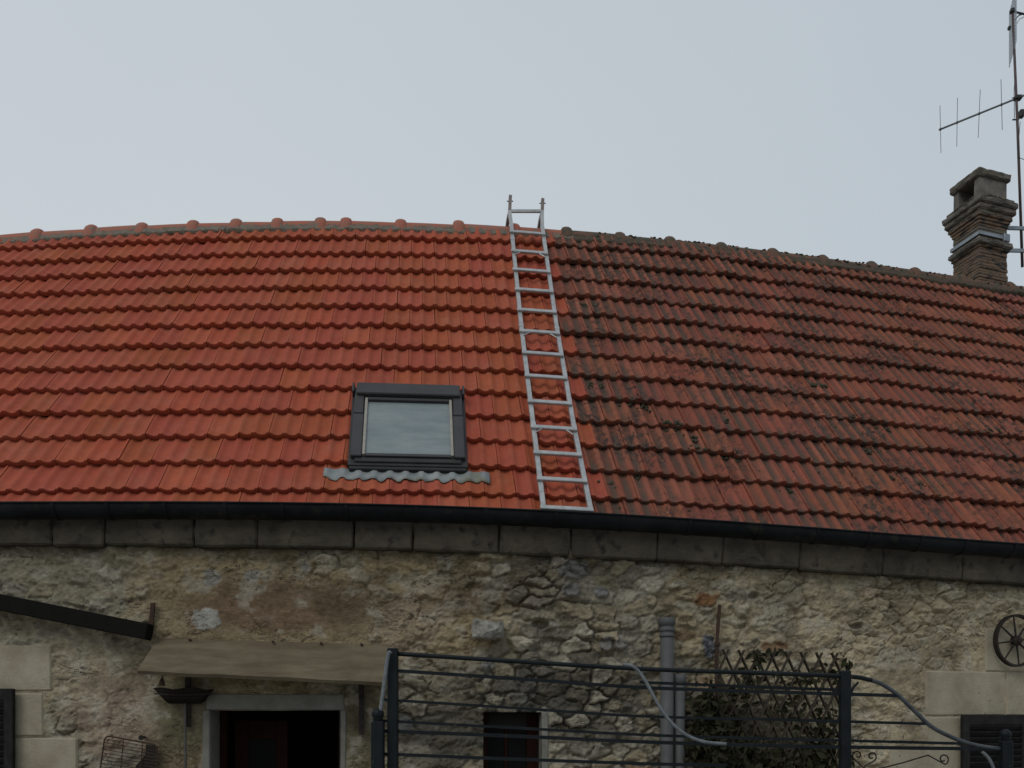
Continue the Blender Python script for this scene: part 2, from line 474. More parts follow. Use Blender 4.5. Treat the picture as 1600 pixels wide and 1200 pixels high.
def tile_material(name, old):
    m = bpy.data.materials.new(name); m.use_nodes = True
    nt = m.node_tree; N, L = nt.nodes, nt.links
    bs = N["Principled BSDF"]
    bs.inputs["Specular IOR Level"].default_value = 0.1
    geo = N.new("ShaderNodeNewGeometry")
    at = N.new("ShaderNodeAttribute"); at.attribute_name = "tint"      # rgb = fired colour of this tile, alpha = 0 in the pans, 1 on the crests
    def noise(scale, detail, stretch=None, rough=0.6):
        n = N.new("ShaderNodeTexNoise"); n.inputs["Scale"].default_value = scale; n.inputs["Detail"].default_value = detail
        n.inputs["Roughness"].default_value = rough
        v = geo.outputs["Position"]
        if stretch:
            mp = N.new("ShaderNodeMapping"); mp.inputs["Scale"].default_value = stretch
            L.new(v, mp.inputs["Vector"]); v = mp.outputs[0]
        L.new(v, n.inputs["Vector"]); return n.outputs["Fac"]
    def rng_(src, a, b, c=0.0, d=1.0):
        r = N.new("ShaderNodeMapRange"); r.inputs[1].default_value = a; r.inputs[2].default_value = b
        r.inputs[3].default_value = c; r.inputs[4].default_value = d
        L.new(src, r.inputs[0]); return r.outputs[0]
    def mixc(fac, a, b, blend='MIX'):
        x = N.new("ShaderNodeMix"); x.data_type = 'RGBA'; x.blend_type = blend
        if isinstance(fac, float): x.inputs["Factor"].default_value = fac
        else: L.new(fac, x.inputs["Factor"])
        for k, q in (("A", a), ("B", b)):
            if isinstance(q, tuple): x.inputs[k].default_value = (*q, 1)
            else: L.new(q, x.inputs[k])
        return x.outputs["Result"]
    def math_(op, a, b):
        x = N.new("ShaderNodeMath"); x.operation = op
        for i, q in ((0, a), (1, b)):
            if isinstance(q, (int, float)): x.inputs[i].default_value = q
            else: L.new(q, x.inputs[i])
        x.use_clamp = True
        return x.outputs[0]
    c = at.outputs["Color"]
    c = mixc(rng_(noise(11, 5), 0.3, 0.7), c, mixc(1.0, c, (0.80, 0.84, 0.88), 'MULTIPLY'))
    c = mixc(rng_(noise(60, 4), 0.55, 0.75, 0, 0.5), c, mixc(1.0, c, (0.72, 0.68, 0.66), 'MULTIPLY'))
    if old:
        pan = rng_(at.outputs["Alpha"], 0.0, 0.75, 1.0, 0.0)
        film = rng_(noise(1.6, 5), 0.30, 0.55)
        streak = rng_(noise(5.5, 6, (1.0, 0.35, 0.25)), 0.34, 0.58)
        f1 = math_('MULTIPLY', math_('ADD', math_('MULTIPLY', pan, 0.95), 0.10), math_('ADD', math_('MULTIPLY', film, streak), math_('MULTIPLY', film, 0.35)))
        c = mixc(math_('MULTIPLY', f1, 0.95), c, (0.082, 0.06, 0.047))
        blk = rng_(noise(2.2, 6, (1.0, 0.6, 0.5), 0.7), 0.43, 0.58)
        blk2 = rng_(noise(24, 6, (1.0, 0.7, 0.6), 0.7), 0.46, 0.60)
        c = mixc(math_('MULTIPLY', math_('MULTIPLY', blk, blk2), 0.93), c, (0.03, 0.028, 0.026))
        dots = rng_(noise(38, 3), 0.66, 0.71)
        c = mixc(math_('MULTIPLY', dots, 0.75), c, (0.04, 0.035, 0.03))
        lich = rng_(noise(27, 4), 0.725, 0.76)
        c = mixc(math_('MULTIPLY', lich, 0.6), c, (0.42, 0.40, 0.34))
    else:
        dust = rng_(noise(4.5, 5), 0.5, 0.75)
        c = mixc(math_('MULTIPLY', dust, 0.22), c, (0.34, 0.17, 0.12))
    L.new(c, bs.inputs["Base Color"])
    bs.inputs["Roughness"].default_value = 0.88 if old else 0.75
    bp = N.new("ShaderNodeBump"); bp.inputs["Strength"].default_value = 0.35 if old else 0.12; bp.inputs["Distance"].default_value = 0.01
    L.new(noise(75, 5), bp.inputs["Height"]); L.new(bp.outputs[0], bs.inputs["Normal"])
    return m
M['tile_new'] = tile_material('new_clay_tile', False)
M['tile_old'] = tile_material('weathered_clay_tile', True)

# ------------------------------------------------------------------ ground
g = MB()
g.add([(-600, -600, 0), (600, -600, 0), (600, 600, 0), (-600, 600, 0)], [(0, 1, 2, 3)])
gr = g.build('ground', M['ground'])
tag(gr, 'pale gravel courtyard ground in front of the house', kind='structure')

# ------------------------------------------------------------------ the house
S0, S1 = -7.45, 11.4                     # extent of the house along the facade
house = empty('house', (0, 0, 0))
tag(house, 'old rubble stone house with red clay tile roof, half of it newly tiled', 'house')

def vnoise(x, y, seed):
    r = np.random.default_rng(seed).random((256, 256))
    xi, yi = np.floor(x).astype(int), np.floor(y).astype(int)
    fx, fy = x - xi, y - yi
    fx, fy = fx * fx * (3 - 2 * fx), fy * fy * (3 - 2 * fy)
    g_ = lambda a, b: r[a & 255, b & 255]
    return (g_(xi, yi) * (1 - fx) + g_(xi + 1, yi) * fx) * (1 - fy) + (g_(xi, yi + 1) * (1 - fx) + g_(xi + 1, yi + 1) * fx) * fy

def fbm(x, y, seed, octs=4):
    t, a, n = 0, 1.0, 0
    for o in range(octs):
        t = t + a * vnoise(x * 2 ** o + 17.3 * o, y * 2 ** o + 5.1 * o, seed + o); n += a; a *= 0.5
    return t / n
sstep = lambda a, b, x: (lambda t: t * t * (3 - 2 * t))(np.clip((x - a) / (b - a), 0, 1))

# ---- wall: relief grid cut into single stones
GX = 0.0105
DS0, DS1, DZ0, DZ1 = -5.8, 8.6, 1.35, 3.62
ns, nz = int((DS1 - DS0) / GX) + 1, int((DZ1 - DZ0) / GX) + 1
sg = np.linspace(DS0, DS1, ns); zg = np.linspace(DZ0, DZ1, nz)
SS, ZZ = np.meshgrid(sg, zg, indexing='ij')
m_ = 2 * BEND * SS; nn_ = np.hypot(1, m_)
PXg = None
dx_, dy_ = SS - EYE.x, BEND * SS ** 2 - EYE.y
dep = dx_ * FW.x + dy_ * FW.y
PX = 800 + FPX * (dx_ * RT.x + dy_ * RT.y) / dep      # where each point of the wall stands along the facade, in photo columns
PY = YH - FPX * (ZZ - EYE.z) / dep

wx = SS + 0.20 * (fbm(SS * 3, ZZ * 3, 11) - 0.5) + 0.075 * (fbm(SS * 12, ZZ * 14, 31, 3) - 0.5)
wz = ZZ + 0.12 * (fbm(SS * 3 + 50, ZZ * 3, 21) - 0.5) + 0.06 * (fbm(SS * 12 + 9, ZZ * 14, 41, 3) - 0.5)
CW, CH = 0.20, 0.105
gj = np.floor(wz / CH).astype(int)
F1 = np.full(SS.shape, 9.0); F2 = np.full(SS.shape, 9.0); ID = np.zeros(SS.shape, int)
R1 = np.random.default_rng(3).random((512, 512)); R2 = np.random.default_rng(4).random((512, 512)); R3 = np.random.default_rng(5).random((512, 512))
for dj in (-2, -1, 0, 1, 2):
    j = gj + dj
    off = np.where(j % 2 == 0, 0.0, 0.5)
    gi0 = np.floor(wx / CW - off).astype(int)
    for di in (-2, -1, 0, 1, 2):
        i = gi0 + di
        a, b = i & 511, j & 511
        cx = (i + off + 0.5 + 0.75 * (R1[a, b] - 0.5)) * CW
        cz = (j + 0.5 + 0.75 * (R2[a, b] - 0.5)) * CH
        wgt = 0.035 * (R3[a, b] - 0.5)
        d = np.sqrt(((wx - cx) * CH / CW * 1.25) ** 2 + (wz - cz) ** 2) - wgt
        idn = a * 512 + b
        near = d < F1
        F2 = np.where(near, F1, np.minimum(F2, d))
        ID = np.where(near, idn, ID)
        F1 = np.where(near, d, F1)
gap = F2 - F1
def blob(cx, cy, rx, ry, soft=0.5):
    q = np.sqrt(((PX - cx) / rx) ** 2 + ((PY - cy) / ry) ** 2) + 0.35 * (fbm(SS * 5, ZZ * 5, 77) - 0.5)
    return 1 - sstep(1 - soft, 1 + soft * 0.3, q)
# how far the stones stand out of the pointing, region by region
expo = 0.24 + 0.5 * sstep(690, 780, PX) * (1 - sstep(1130, 1260, PX)) + 0.25 * sstep(560, 640, PX) * sstep(1020, 1060, PY)
expo += 0.22 * (1 - sstep(180, 260, PX)) * (1 - sstep(1000, 1040, PY))
plaster = np.clip(blob(430, 960, 210, 60) + blob(300, 1110, 110, 90) + blob(560, 1110, 45, 110) * 1.0 + blob(150, 1080, 70, 70) * 0.5 + blob(1490, 1040, 170, 60) * 0.5, 0, 1)
expo = np.clip(expo - 0.8 * plaster, 0, 1)
sr = R1[(ID // 512 + 77) & 511, ID % 512]           # one random number per stone
sr2 = R2[(ID // 512 + 31) & 511, (ID % 512 + 9) & 511]
sr3 = R3[(ID // 512 + 5) & 511, (ID % 512 + 40) & 511]
shown = sstep(0.0, 0.25, expo + 0.25 - sr)            # stone shows or is pointed over
prof = sstep(0.004, 0.030, gap)
rough_n = fbm(SS * 9, ZZ * 12, 51, 5) - 0.5
fine_n = fbm(SS * 34, ZZ * 44, 61, 3) - 0.5
wrp = 0.5 * rough_n
def terrace(f, n, k=0.72):
    t = f * n; fl = np.floor(t)
    return (fl + sstep(k, 1.0, t - fl)) / n
flake = terrace(fbm(SS * 4.5 + wrp, ZZ * 10 + wrp, 71, 5), 9, 0.82)            # broken faces with sharp lower lips
flake2 = terrace(fbm(SS * 11 + 3 + wrp, ZZ * 21, 75, 4), 7, 0.80)
H = 0.030 * rough_n + 0.020 * fine_n + (0.07 * (flake - 0.5) + 0.045 * (flake2 - 0.5)) * (1 - 0.75 * plaster)
strong = sstep(700, 790, PX) * (1 - sstep(1100, 1230, PX))
H = H + prof * shown * (0.006 + 0.016 * sr2 + strong * (0.002 + 0.022 * sr2 * sr2)) + 0.012 * (fbm(SS * 1.3, ZZ * 1.3, 91) - 0.5)
H = H * (1 - 0.72 * plaster)
# open joints where pointing fell out
H = H - 0.03 * (1 - sstep(0.0, 0.014, gap)) * sstep(0.52, 0.68, fbm(SS * 2.2, ZZ * 2.2, 101)) * (1 - plaster)
# sunk holes
for hx, hy, r in ((845, 975, 9), (935, 890, 14), (1340, 978, 6), (860, 1012, 20), (1180, 930, 6)):
    H = H - 0.07 * blob(hx, hy, r * 1.6, r * 0.8, 0.4)

# colour of stone and pointing (albedo)
def C(r, g_, b): return np.array([r, g_, b])
col = np.zeros(SS.shape + (3,))
greyL = C(0.43, 0.38, 0.275); ochre = C(0.44, 0.355, 0.215); brown = C(0.25, 0.175, 0.11); cream = C(0.60, 0.51, 0.35); grey = C(0.35, 0.312, 0.235); pink = C(0.46, 0.36, 0.275)
def lay(a, w): 
    global col
    col = col * (1 - w[..., None]) + a * w[..., None]
lay(ochre, np.ones(SS.shape))
lay(greyL, 1 - sstep(170, 300, PX + 120 * (fbm(SS * 2, ZZ * 2, 5) - 0.5)))
lay(grey, sstep(760, 860, PX) * (1 - sstep(1000, 1080, PX)))
lay(cream, sstep(1040, 1200, PX + 160 * (fbm(SS * 2, ZZ * 2, 6) - 0.5)))
lay(grey, 0.75 * sstep(580, 640, PX) * (1 - sstep(1080, 1130, PX)) * sstep(1010, 1045, PY + 30 * (fbm(SS * 4, ZZ * 4, 8) - 0.5)))
lay(brown, np.clip(blob(430, 950, 190, 55) * 0.95, 0, 1))
lay(brown, 0.7 * blob(760, 930, 120, 40))
lay(pink, 0.8 * blob(180, 1120, 90, 90)); lay(cream * 0.9, 0.5 * blob(90, 1050, 110, 60))
lay(pink, 0.5 * blob(640, 975, 70, 60))
lay(C(0.21, 0.19, 0.12), 0.9 * np.clip(blob(290, 1120, 70, 70) + blob(560, 1120, 40, 110), 0, 1))
big = fbm(SS * 1.7, ZZ * 2.3, 201, 4); med = fbm(SS * 7, ZZ * 9, 211, 4)
lay(C(0.12, 0.095, 0.06), 0.45 * sstep(0.52, 0.7, big))
lay(C(0.44, 0.41, 0.34), 0.55 * sstep(0.55, 0.7, med))
col *= (0.85 + 0.5 * (med - 0.5) + 0.25 * (fine_n))[..., None]
stone_c = np.where((sr3 > 0.985)[..., None], C(0.27, 0.175, 0.11), np.where((sr3 > 0.62)[..., None], C(0.46, 0.42, 0.33), np.where((sr3 > 0.3)[..., None], C(0.39, 0.33, 0.22), C(0.26, 0.232, 0.185))))
stone_c = stone_c * (0.75 + 0.55 * sr2)[..., None] * (0.9 + 0.6 * (med - 0.5))[..., None]
wst = prof * shown * (1 - 0.8 * plaster) * (0.42 + 0.3 * strong)
col = col * (1 - wst[..., None]) + stone_c * wst[..., None]
# single stones one knows from the photograph
def special(cx, cy, rx, ry, c, lift=0.0):
    global H
    q = np.sqrt(((PX - cx) / rx) ** 2 + ((PY - cy) / ry) ** 2) + 1.3 * (fbm(SS * 13, ZZ * 15, 79, 4) - 0.5)
    b = 1 - sstep(0.85, 1.05, q)
    lay(np.array(c), b); H = H + lift * b
special(1104, 938, 18, 12, (0.30, 0.165, 0.085), 0.02)
special(1106, 1007, 14, 18, (0.17, 0.18, 0.19), 0.03)
special(322, 968, 26, 16, (0.42, 0.41, 0.37), 0.01)
special(892, 890, 24, 14, (0.23, 0.225, 0.205), 0.03)
special(888, 925, 16, 12, (0.22, 0.215, 0.2), 0.04); special(937, 928, 13, 11, (0.24, 0.235, 0.22), 0.04)
special(760, 1042, 11, 9, (0.31, 0.31, 0.29), 0.03); special(820, 1085, 22, 24, (0.27, 0.26, 0.22), 0.03); special(740, 1075, 17, 16, (0.24, 0.21, 0.15), 0.03)
special(968, 1008, 10, 10, (0.25, 0.24, 0.22), 0.05); special(945, 1005, 9, 12, (0.24, 0.23, 0.21), 0.05)
special(1210, 1010, 22, 9, (0.26, 0.17, 0.10), 0.0)
special(395, 900, 12, 10, (0.38, 0.36, 0.31)); special(330, 902, 14, 12, (0.35, 0.33, 0.28)); special(478, 886, 8, 8, (0.37, 0.35, 0.3))
special(632, 1130, 12, 14, (0.33, 0.33, 0.31), 0.01)
# dark band on the wall just under the eave stones and a stain round the small window
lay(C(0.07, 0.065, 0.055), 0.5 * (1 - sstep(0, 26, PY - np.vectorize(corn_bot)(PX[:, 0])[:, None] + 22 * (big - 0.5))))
lay(C(0.075, 0.07, 0.06), 0.80 * sstep(0.34, 0.58, 0.5 * big + 0.5 * med + 0.12) * np.clip(1.2 * blob(860, 1095, 220, 85, 0.9) + blob(690, 1150, 110, 70, 0.8), 0, 1) * (1 - 0.6 * prof * shown * (sr3 > 0.5))); lay(C(0.06, 0.058, 0.05), 0.75 * blob(1140, 1150, 130, 80, 0.8))
col = np.clip(col, 0.03, 0.66)

# bed the cut stones: the rubble stops short of them
for x0, y0, x1, y1 in ((-60, 1006, 82, 1220), (82, 1150, 124, 1220), (1444, 1046, 1700, 1120), (1388, 1118, 1510, 1240), (1536, 983, 1700, 1050), (312, 1083, 544, 1112), (310, 1105, 330, 1240), (530, 1105, 546, 1240), (840, 1108, 860, 1240)):
    inside = sstep(x0 - 3, x0 + 3, PX) * (1 - sstep(x1 - 3, x1 + 3, PX)) * sstep(y0 - 3, y0 + 3, PY) * (1 - sstep(y1 - 3, y1 + 3, PY))
    H = H * (1 - 0.9 * inside) + 0.004 * inside
    shown = shown * (1 - inside)
# openings: door, small window
def z_at(px, py, out=0.0): return wallpt(px, py, out).z
DOOR = (s_of(328), s_of(531), z_at(430, 1110))
WIN = (s_of(756), s_of(845), z_at(800, 1113))
cs, cz_ = 0.5 * (SS[:-1, :-1] + SS[1:, 1:]), 0.5 * (ZZ[:-1, :-1] + ZZ[1:, 1:])
hole = ((cs > DOOR[0]) & (cs < DOOR[1]) & (cz_ < DOOR[2])) | ((cs > WIN[0]) & (cs < WIN[1]) & (cz_ < WIN[2]))

VX = SS + H * m_ / nn_; VY = BEND * SS ** 2 - H / nn_
VERT = np.stack([VX, VY, ZZ], -1).reshape(-1, 3)
CO4 = np.concatenate([col.reshape(-1, 3), np.ones((ns * nz, 1))], 1)
idx = np.arange(ns * nz).reshape(ns, nz)
Q = np.stack([idx[:-1, :-1], idx[1:, :-1], idx[1:, 1:], idx[:-1, 1:]], -1)
mk = prof * shown * (1 - plaster)
mq = np.minimum(np.minimum(mk[:-1, :-1], mk[1:, :-1]), np.minimum(mk[1:, 1:], mk[:-1, 1:]))
idq = ID[:-1, :-1]
same = (idq == ID[1:, :-1]) & (idq == ID[1:, 1:]) & (idq == ID[:-1, 1:])
in_stone = same & (mq > 0.45) & ~hole
pxq, pyq = PX[:-1, :-1], PY[:-1, :-1]
inview = (pxq > -5) & (pxq < 1605) & (pyq < 1205) & (pyq > np.vectorize(corn_bot)(PX[:-1, 0])[:, None] + 2)
ids, counts = np.unique(idq[in_stone & inview], return_counts=True)
order = np.argsort(-counts)
chosen = [int(i) for i, c in zip(ids[order], counts[order]) if c >= 14][:300]

# wall normals once, so that stones and pointing shade as one surface
dHx = np.gradient(VX, axis=0), np.gradient(VY, axis=0); dHz = np.gradient(VX, axis=1), np.gradient(VY, axis=1)
e1 = np.stack([dHx[0], dHx[1], np.zeros_like(VX)], -1); e2 = np.stack([dHz[0], dHz[1], np.full(VX.shape, GX)], -1)
NR = np.cross(e1, e2); NR /= np.linalg.norm(NR, axis=-1, keepdims=True); NR = NR.reshape(-1, 3)

def grid_mesh(name, quads):
    u, inv = np.unique(quads.ravel(), return_inverse=True)
    f = inv.reshape(-1, 4)
    me = bpy.data.meshes.new(name)
    me.vertices.add(len(u)); me.vertices.foreach_set("co", VERT[u].astype(np.float32).ravel())
    me.loops.add(f.size); me.loops.foreach_set("vertex_index", f.astype(np.int32).ravel())
    me.polygons.add(len(f)); me.polygons.foreach_set("loop_start", np.arange(0, f.size, 4, dtype=np.int32))
    me.update(calc_edges=True)
    me.polygons.foreach_set("use_smooth", np.ones(len(f), bool))
    at = me.color_attributes.new("tint", 'FLOAT_COLOR', 'POINT')
    at.data.foreach_set("color", CO4[u].astype(np.float32).ravel())
    me.normals_split_custom_set_from_vertices(NR[u].astype(np.float32).tolist())
    return me

take = in_stone & np.isin(idq, np.array(chosen))
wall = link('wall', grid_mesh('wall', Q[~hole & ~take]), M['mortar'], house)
wall["label"] = 'rubble stone wall with beige pointing and patches of render'
tq = Q[take]; ti = idq[take]
o_ = np.argsort(ti, kind='stable'); tq, ti = tq[o_], ti[o_]
cuts = np.flatnonzero(np.diff(ti)) + 1
for qs in np.split(tq, cuts):
    link('rubble_stone', grid_mesh('rubble_stone', qs), M['mortar'], wall)

# plain lower, upper and end walls
def wall_strip(mb, s0, s1, z0, z1, out=-0.02, n=20):
    for k in range(n):
        a, b = s0 + (s1 - s0) * k / n, s0 + (s1 - s0) * (k + 1) / n
        p, q = plan(a, out), plan(b, out)
        zz = [z if not callable(z) else None for z in (z0, z1)]
        za0, zb0 = (z0(a), z0(b)) if callable(z0) else (z0, z0)
        za1, zb1 = (z1(a), z1(b)) if callable(z1) else (z1, z1)
        mb.add([(p.x, p.y, za0), (q.x, q.y, zb0), (q.x, q.y, zb1), (p.x, p.y, za1)], [(0, 1, 2, 3)])
lw = MB()
wall_strip(lw, S0, DOOR[0], 0, DZ0 + 0.01, 0.0); wall_strip(lw, DOOR[1], WIN[0], 0, DZ0 + 0.01, 0.0, 4)
wall_strip(lw, WIN[0], WIN[1], 0, 0.95, 0.0, 2); wall_strip(lw, WIN[1], S1, 0, DZ0 + 0.01, 0.0)
eave_z = lambda s: roofpt(s, 0.2).z - 0.12
wall_strip(lw, S0, DS0, DZ0, eave_z); wall_strip(lw, DS1, S1, DZ0, eave_z)
RIDGE_V = 13.95
for s in (S0, S1):                                       # gable ends
    a, b, c = plan(s, 0.0), plan(s, EAVE_OUT - RIDGE_V * EC), plan(s, 2 * (EAVE_OUT - RIDGE_V * EC))
    za, zr = eave_z(s), roofpt(s, RIDGE_V).z - 0.1
    lw.add([(a.x, a.y, 0), (c.x, c.y, 0), (c.x, c.y, za), (b.x, b.y, zr), (a.x, a.y, za)], [(0, 1, 2, 3, 4)])
n_ = 16
for k in range(n_):                                      # rear wall
    a, b = S0 + (S1 - S0) * k / n_, S0 + (S1 - S0) * (k + 1) / n_
    p, q = plan(a, 2 * (EAVE_OUT - RIDGE_V * EC)), plan(b, 2 * (EAVE_OUT - RIDGE_V * EC))
    lw.add([(p.x, p.y, 0), (q.x, q.y, 0), (q.x, q.y, eave_z(b)), (p.x, p.y, eave_z(a))], [(3, 2, 1, 0)])
lw.build('plain_wall', M['gable'], house)

# ---- smooth cut stones round the openings
def ashlar(x0, y0, x1, y1, out=0.016, name='ashlar_block', m='ashlar', parent=wall, b=0.012, depth=0.06):
    a, c = wallpt(x0, y1, out), wallpt(x1, y0, out)
    t = (c - a); t.z = 0
    L_ = t.length; t.normalize(); n = Vector((t.y, -t.x, 0))
    mid = (a + c) / 2 - n * depth
    o = MB().bevbox(mid, t * (L_ / 2), n * depth, UP * ((c.z - a.z) / 2), b, 0.003).build(name, M[m], parent)
    return o
for r in ((-30, 1008, 80, 1080), (-40, 1083, 67, 1150), (-40, 1153, 120, 1215), (1447, 1050, 1571, 1118), (1573.5, 1052, 1680, 1118),
          (1336, 1120, 1500, 1165), (1452, 1120, 1503, 1162), (1540, 985, 1660, 1048.5)):
    if r == (1336, 1120, 1500, 1165): continue
    ashlar(*r)
ashlar(1390, 1165, 1503, 1230)

# jutting grey stone
p0 = wallpt(762, 984, 0.10)
bm = bmesh.new()
for q in range(60):
    a = Vector((random.uniform(-1, 1), random.uniform(-1, 1), random.uniform(-1, 1)))
    a = Vector((max(-.85, min(.85, a.x)), a.y, max(-.8, min(.75, a.z - 0.25 * a.x * (a.z > 0)))))
    bm.verts.new(p0 + Vector((a.x * 0.15, a.y * 0.13, a.z * 0.09)))
bmesh.ops.convex_hull(bm, input=bm.verts)
me = bpy.data.meshes.new('jutting_stone'); bm.to_mesh(me); bm.free()
cs_ = link('jutting_stone', me, mat('jutting_stone', (0.34, 0.325, 0.285), 0.9, var=(0.2, 0.19, 0.165), scale=12, bump=0.5, bscale=50), wall)
worn(cs_, 0.05, 0.07, 3)
cs_["label"] = 'pale grey stone jutting out of the wall'

# ---- eave cornice of dressed stone, block by block
joints = [-900, -760, -620, -520, -420, -300, -180, -70, 80, 163, 303, 401, 553, 645, 780, 892, 1027, 1130, 1250, 1380, 1505, 1640, 1780, 1950, 2150, 2350, 2600]
corn = empty('cornice', parent=house)
for a, b in zip(joints[:-1], joints[1:]):
    OUT = 0.075 + random.uniform(-0.008, 0.008)
    sa, sb = s_of(a, OUT), s_of(b, OUT)
    p, q = plan(sa, OUT), plan(sb, OUT)
    zb = EYE.z + (YH - corn_bot((a + b) / 2)) / FPX * ((p + q) / 2 - EYE).dot(FW)
    zl = EYE.z + (YH - corn_bot(a)) / FPX * (p - EYE).dot(FW); zr = EYE.z + (YH - corn_bot(b)) / FPX * (q - EYE).dot(FW)
    t = Vector((q.x - p.x, q.y - p.y, zr - zl)); L_ = t.length; t.normalize()
    n = Vector((t.y, -t.x, 0)).normalized(); u = t.cross(n) * -1
    if u.z < 0: u = -u
    HH = min(roofpt(sa, 0.62).z - 0.035 - zl, roofpt(sb, 0.62).z - 0.035 - zr) / 2
    c = (p + q) / 2 + Vector((0, 0, (zl + zr) / 2)) + u * (HH + random.uniform(-0.004, 0.004)) - n * 0.2
    worn(MB().bevbox(c, t * (L_ / 2 - random.uniform(0.002, 0.005)), n * 0.2, u * HH, 0.014, 0.005).build('cornice_block', M['cornice'], corn), 0.022, 0.09, 4)

# ---- gutter
def gutter_pt(s, ang, r, out0=0.30):
    p0_ = plan(s, out0 + 0.088)
    px, _, d = proj(p0_)
    zt = EYE.z + (YH - gut_top(px)) / FPX * d
    p = plan(s, out0 + math.cos(ang) * r)
    p.z = zt + math.sin(ang) * r * 1.1
    return p
gut = MB(); NS = 120; NA = 10
rows_ = []
for k in range(NS + 1):
    s = S0 - 0.1 + (S1 - S0 + 0.2) * k / NS
    for R_ in (0.088, 0.084):
        rows_.append([gutter_pt(s, -0.72 * math.pi * (1 - j / NA) if R_ == 0.088 else -0.72 * math.pi * j / NA, R_) for j in range(NA + 1)])
vs_, fs = [], []
for k in range(NS + 1):
    vs_ += rows_[2 * k] + rows_[2 * k + 1]
m1 = 2 * (NA + 1)
for k in range(NS):
    for j in range(m1):
        a, b = k * m1 + j, k * m1 + (j + 1) % m1
        fs.append((a, b, b + m1, a + m1))
gut.add(vs_, fs)
gutter = sharp(gut.build('gutter', M['gutter'], house), 60)
bead = MB()
bead.tube([gutter_pt(S0 - 0.1 + (S1 - S0 + 0.2) * k / NS, 0.05, 0.091) + Vector((0, 0, 0.002)) for k in range(NS + 1)], 0.008, 6)
bead.build('gutter_bead', M['gutter'], gutter, True)
for px in (80, 165, 255, 350, 440, 540, 650, 760, 870, 975, 1080, 1190, 1280, 1362, 1443, 1513, 1590):
    s = s_of(px, 0.4)
    MB().tube([gutter_pt(s, -0.72 * math.pi * (1 - j / 12), 0.091) for j in range(12)] + [gutter_pt(s, 0.1, 0.093)], 0.01, flat=(0.012, 0.003)).build('gutter_bracket', M['gutter'], gutter)

# ---- roof: deck, tiles, ridge
deck = MB(); nS = 60
vs_, fs = [], []
rv = [0.5, 4, 9, RIDGE_V]
for k in range(nS + 1):
    s = S0 + (S1 - S0) * k / nS
    for v in rv: vs_.append(roofpt(s, v, -0.03))
    pr = roofpt(s, RIDGE_V, -0.03); pe = roofpt(s, 0, 0)
    pb = plan(s, 2 * (EAVE_OUT - RIDGE_V * EC) - EAVE_OUT); pb.z = pe.z
    vs_.append(pb)
nr = len(rv) + 1
for k in range(nS):
    for j in range(nr - 1):
        a = k * nr + j
        fs.append((a, a + nr, a + nr + 1, a + 1))
deck.add(vs_, fs)
roof = deck.build('roof', M['deck'], house)
roof["label"] = 'steep roof of red clay tiles, new on the left, weathered on the right'

wave = [(-.5, 1), (-.36, .98), (-.25, .34), (0, 0), (.25, .30), (.36, .96), (.5, 1)]
AMP = 0.023
def tile_geo():
    """top, nose and sides of a double wave clay tile; x across, y up the slope"""
    xs, hs = [], []
    for w_ in range(2):
        for t, h in wave[(1 if w_ else 0):]:
            xs.append((t + 0.5 + w_) * TW / 2 - TW / 2); hs.append(h)
    xs = [x * (1 - 0.018) for x in xs]
    n = len(xs); v, f, al = [], [], []
    y0, y1 = -0.012, TE + 0.02
    LN, LH = 0.057, 0.006
    for y, l in ((y0 + 0.006, LN), (y1, LH)):
        for x, h in zip(xs, hs): v.append((x, y, l + AMP * h)); al.append(h)
    for x, h in zip(xs, hs): v.append((x, y0 + 0.006, LN + AMP * h)); al.append(h)
    for x, h in zip(xs, hs): v.append((x, y0, LN - 0.012 + AMP * h)); al.append(h)
    for x, h in zip(xs, hs): v.append((x, y0 + 0.012, LN - 0.047 + AMP * 0.4 * h)); al.append(h)
    for i in range(n - 1):
        f.append((i, i + 1, n + i + 1, n + i))
        f.append((3 * n + i, 3 * n + i + 1, 2 * n + i + 1, 2 * n + i))
        f.append((4 * n + i, 4 * n + i + 1, 3 * n + i + 1, 3 * n + i))
    o = len(v)
    for x, h, k in ((xs[0], hs[0], -1), (xs[-1], hs[-1], 1)):
        b = len(v)
        v += [(x, y0 + 0.006, LN + AMP * h), (x, y1, LH + AMP * h), (x, y1, LH + AMP * h - 0.02), (x, y0 + 0.004, LN - 0.042 + AMP * 0.4 * h)]
        al += [h] * 4
        f.append((b, b + 1, b + 2, b + 3) if k < 0 else (b + 3, b + 2, b + 1, b))
    return np.array(v), f, np.array(al)
TV, TF, TA = tile_geo()

def tile_tint(old, r):
    if old: b = np.array([0.27, 0.083, 0.053]) * r.uniform(0.84, 1.12)
    else: b = np.array([0.368, 0.085, 0.046]) * r.uniform(0.88, 1.09)
    b = b * np.array([1.0, r.uniform(0.94, 1.10), r.uniform(0.9, 1.15)])
    return b
variants = {}
stained = []
for old in (False, True):
    variants[old] = []
    for k in range(14):
        me = bpy.data.meshes.new('tile')
        me.from_pydata(TV.tolist(), [], TF)
        me.polygons.foreach_set("use_smooth", [True] * len(TF))
        at = me.color_attributes.new("tint", 'FLOAT_COLOR', 'POINT')
        c = np.zeros((len(TV), 4), np.float32); c[:, :3] = tile_tint(old, random); c[:, 3] = TA
        at.data.foreach_set("color", c.ravel())
        me.materials.append(M['tile_old' if old else 'tile_new'])
        variants[old].append(me)

